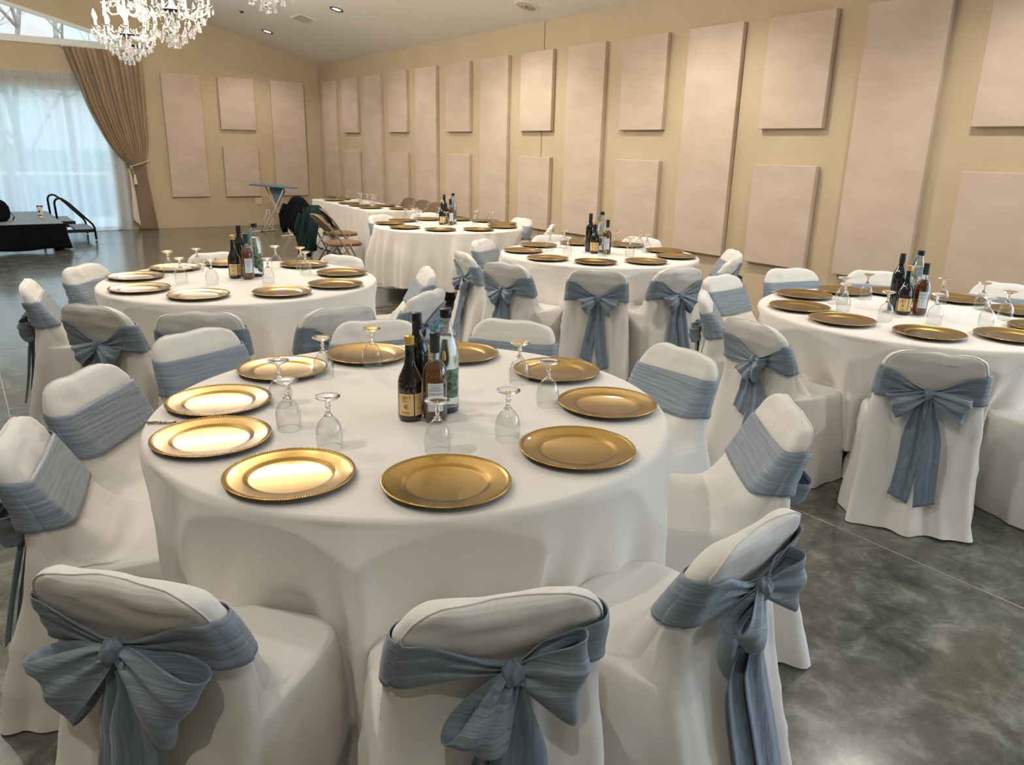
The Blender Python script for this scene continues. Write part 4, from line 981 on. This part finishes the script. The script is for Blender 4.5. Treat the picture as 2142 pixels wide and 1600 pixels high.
MB().grid(32, 10, lambda u, v: (lerp(.029, .045, v) * math.cos(2 * PI * u), lerp(.027, .003, v ** .8) * math.sin(2 * PI * u), .03 + .155 * v), closed=True).obj('tube_body', TUBEW, tb, True)
bevel(MB().box(-.046, .046, -.004, .004, .165, .19).obj('crimped_end', MAROON, tb), .002)
MB().grid(12, 2, lambda u, v: (lerp(-.026, .026, u), -.0285 + .006 * abs(u - .5), .035 + .016 * v)).obj('dark_band', MAROON, tb)
b = MB().lathe([(.0005, 0), (.013, 0), (.0132, .001)], 20); b.V = [(x, -.0235 - z, y * 1.3 + .1) for x, y, z in b.V]; b.obj('round_emblem', INK, tb)
bg_ = empty('black_handbag', (.42, 13.75, SZ + .001), .2); tag(bg_, 'slumped black bag at the left edge on the stage', 'bag')
def bagf(u, v):
    a = 2 * PI * u; r = [.02, .8, 1, 1.02, .95, .8, .6, .45, .1][int(round(v * 8))]; z = [0, 0, .04, .12, .2, .26, .29, .3, .29][int(round(v * 8))]
    k = 1 + .18 * nz(math.cos(a) * 1.5, math.sin(a) * 1.5, z * 9); return (.26 * r * math.cos(a) * k - .05 * z, .17 * r * math.sin(a) * k, z * (1 + .3 * nz(math.cos(a), math.sin(a), 3)) + .05 * z * math.cos(a))
b = MB().grid(64, 9, bagf, closed=True); b.obj('bag_body', BLACKF, bg_, True)
MB().tube([(-.16, 0, .26), (-.12, .0, .33), (-.02, .01, .35), (.05, 0, .32), (.08, 0, .26)], .012, 8).obj('handle', BLACKF, bg_, True)
MB().tube([(.1, -.1, .2), (.2, -.1, .14), (.27, -.08, .06), (.25, -.05, .01)], .012, 8, flat=.4).obj('strap', BLACKF, bg_, True)
# ------------------------------------------------------------------ chandeliers
def chandelier():
    g = empty('crystal_chandelier')             # origin at the bottom ball
    prof = [(.0005, .03), (.012, .04), (.03, .06), (.045, .085), (.03, .11), (.016, .13), (.03, .16), (.055, .20), (.03, .25), (.016, .29), (.03, .33), (.05, .37), (.02, .42), (.014, .5), (.03, .56), (.045, .62), (.02, .68), (.014, .8), (.03, .88), (.02, .94), (.008, .98)]
    MB().lathe(prof, 16).obj('glass_column', CRYS, g, True)
    MB().lathe([(.0005, .345), (.085, .35), (.09, .362), (.085, .372), (.0005, .375)], 24).obj('lower_hub', BLACKM, g, True)
    MB().ball((0, 0, .022), .022, 12).obj('bottom_ball', CRYS, g, True)
    ar = bul = cd = dish = None
    drop = [(.0004, 0), (.006, -.008), (.011, -.024), (.0125, -.034), (.009, -.046), (.0004, -.052)]
    dproto = None
    def mkdrop(x, y, z, sc=1):
        nonlocal dproto
        if dproto is None: o = dproto = MB().lathe(drop, 8).obj('crystal_drop', CRYS, g, False)
        else: o = dproto.copy(); COL.objects.link(o); o.parent = g
        o.location = (x, y, z); o.scale = (sc, sc, sc * 1.15)
    def tier(n, R, z0, zt, ph, nd_):
        A = B = Cc = D = None
        for k in range(n):
            a = ph + 2 * PI * k / n
            if A is None:
                A = MB().tube([(.03, 0, z0), (R * .35, 0, z0 - .06), (R * .65, 0, z0 - .075), (R * .9, 0, z0 - .03), (R, 0, zt)], .008, 8).obj('arm', CRYS, g, True)
                D = MB().lathe([(.0005, .0), (.03, .004), (.045, .018), (.047, .02), (.03, .008), (.012, .03), (.0005, .03)], 16).obj('drip_dish', CRYS, g, True)
                Cc = MB().lathe([(.011, 0), (.0115, .02), (.0105, .085), (.0005, .087)], 12).obj('candle_sleeve', CANDLE, g, True)
                B = MB().lathe([(.0004, 0), (.010, .003), (.019, .022), (.021, .038), (.014, .068), (.005, .095), (.0004, .106)], 12).obj('flame_bulb', BULB, g, True)
                parts = (A, D, Cc, B)
            else: parts = []
            for q_, pz in ((A, None), (D, zt), (Cc, zt + .02), (B, zt + .106)):
                c = q_ if len(parts) else q_.copy()
                if not len(parts): COL.objects.link(c); c.parent = g
                if pz is None: c.rotation_euler[2] = a
                else: c.location = (R * math.cos(a), R * math.sin(a), pz)
        for k in range(nd_):
            a = ph + 2 * PI * (k + .5) / nd_; rr = R * (1 + (.10 if k % 2 else .02)); mkdrop(rr * math.cos(a), rr * math.sin(a), zt + (.0 if k % 2 else .012), 1.15)
    tier(10, .36, .38, .41, .1, 26); tier(5, .22, .66, .70, .4, 12)
    for R, z, n in ((.31, .31, 17), (.26, .235, 15), (.19, .175, 12), (.12, .12, 9), (.055, .075, 5)):
        for k in range(n): a = 2 * PI * k / n + R * 9; mkdrop(R * math.cos(a), R * math.sin(a), z + .012 * (k % 2), 1.25)
    b = MB()
    for R0_, z0, R1, z1 in ((.36, .41, .09, .40), (.36, .41, .30, .27), (.30, .27, .12, .13), (.22, .7, .03, .92)):
        for k in range(10):
            a = .1 + 2 * PI * k / 10
            for j in range(9):
                t = j / 8; r = lerp(R0_, R1, t); z = lerp(z0, z1, t) - .05 * math.sin(PI * t) + (.02 * t); b.ball((r * math.cos(a), r * math.sin(a), z), .0062, 6)
    b.obj('bead_strings', CRYS, g, True)['kind'] = 'stuff'
    return g
def chain(g, H):
    b = MB(); z = .98; i = 0
    while z < H:
        pts = [(.010 * math.cos(a) if i % 2 else 0, 0 if i % 2 else .010 * math.cos(a), z + .02 + .02 * math.sin(a)) for a in [2 * PI * k / 10 for k in range(11)]]
        b.tube(pts, .0022, 5, cap=False); z += .034; i += 1
    b.obj('chain', CANM, g, True)
ch = chandelier()
for i, (y, lab) in enumerate(((11.4, 'lit crystal chandelier in front of the gable window, lowest of the three in the picture'), (8.99, 'lit crystal chandelier in the middle of the three, arms cut by the top edge'), (6.1, 'crystal chandelier of which only the lowest drops hang into the picture'))):
    o = ch if i == 0 else copy_tree(ch)
    o.location = (2.1, y, 2.5); o.rotation_euler[2] = i * .21; tag(o, lab, 'chandelier', 'crystal chandeliers in a row')
    for z in (.58, .88):
        l = bpy.data.lights.new('candle_glow', 'POINT'); l.energy = (105 if z < .7 else 68) * LAMP; l.color = (1, .885, .77); l.shadow_soft_size = .22
        q = bpy.data.objects.new('candle_glow', l); COL.objects.link(q); q.location = (2.1, y, 2.5 + z)
for o in [x for x in bpy.data.objects if x.get('category') == 'chandelier']: chain(o, cz(2.1) - 2.5)
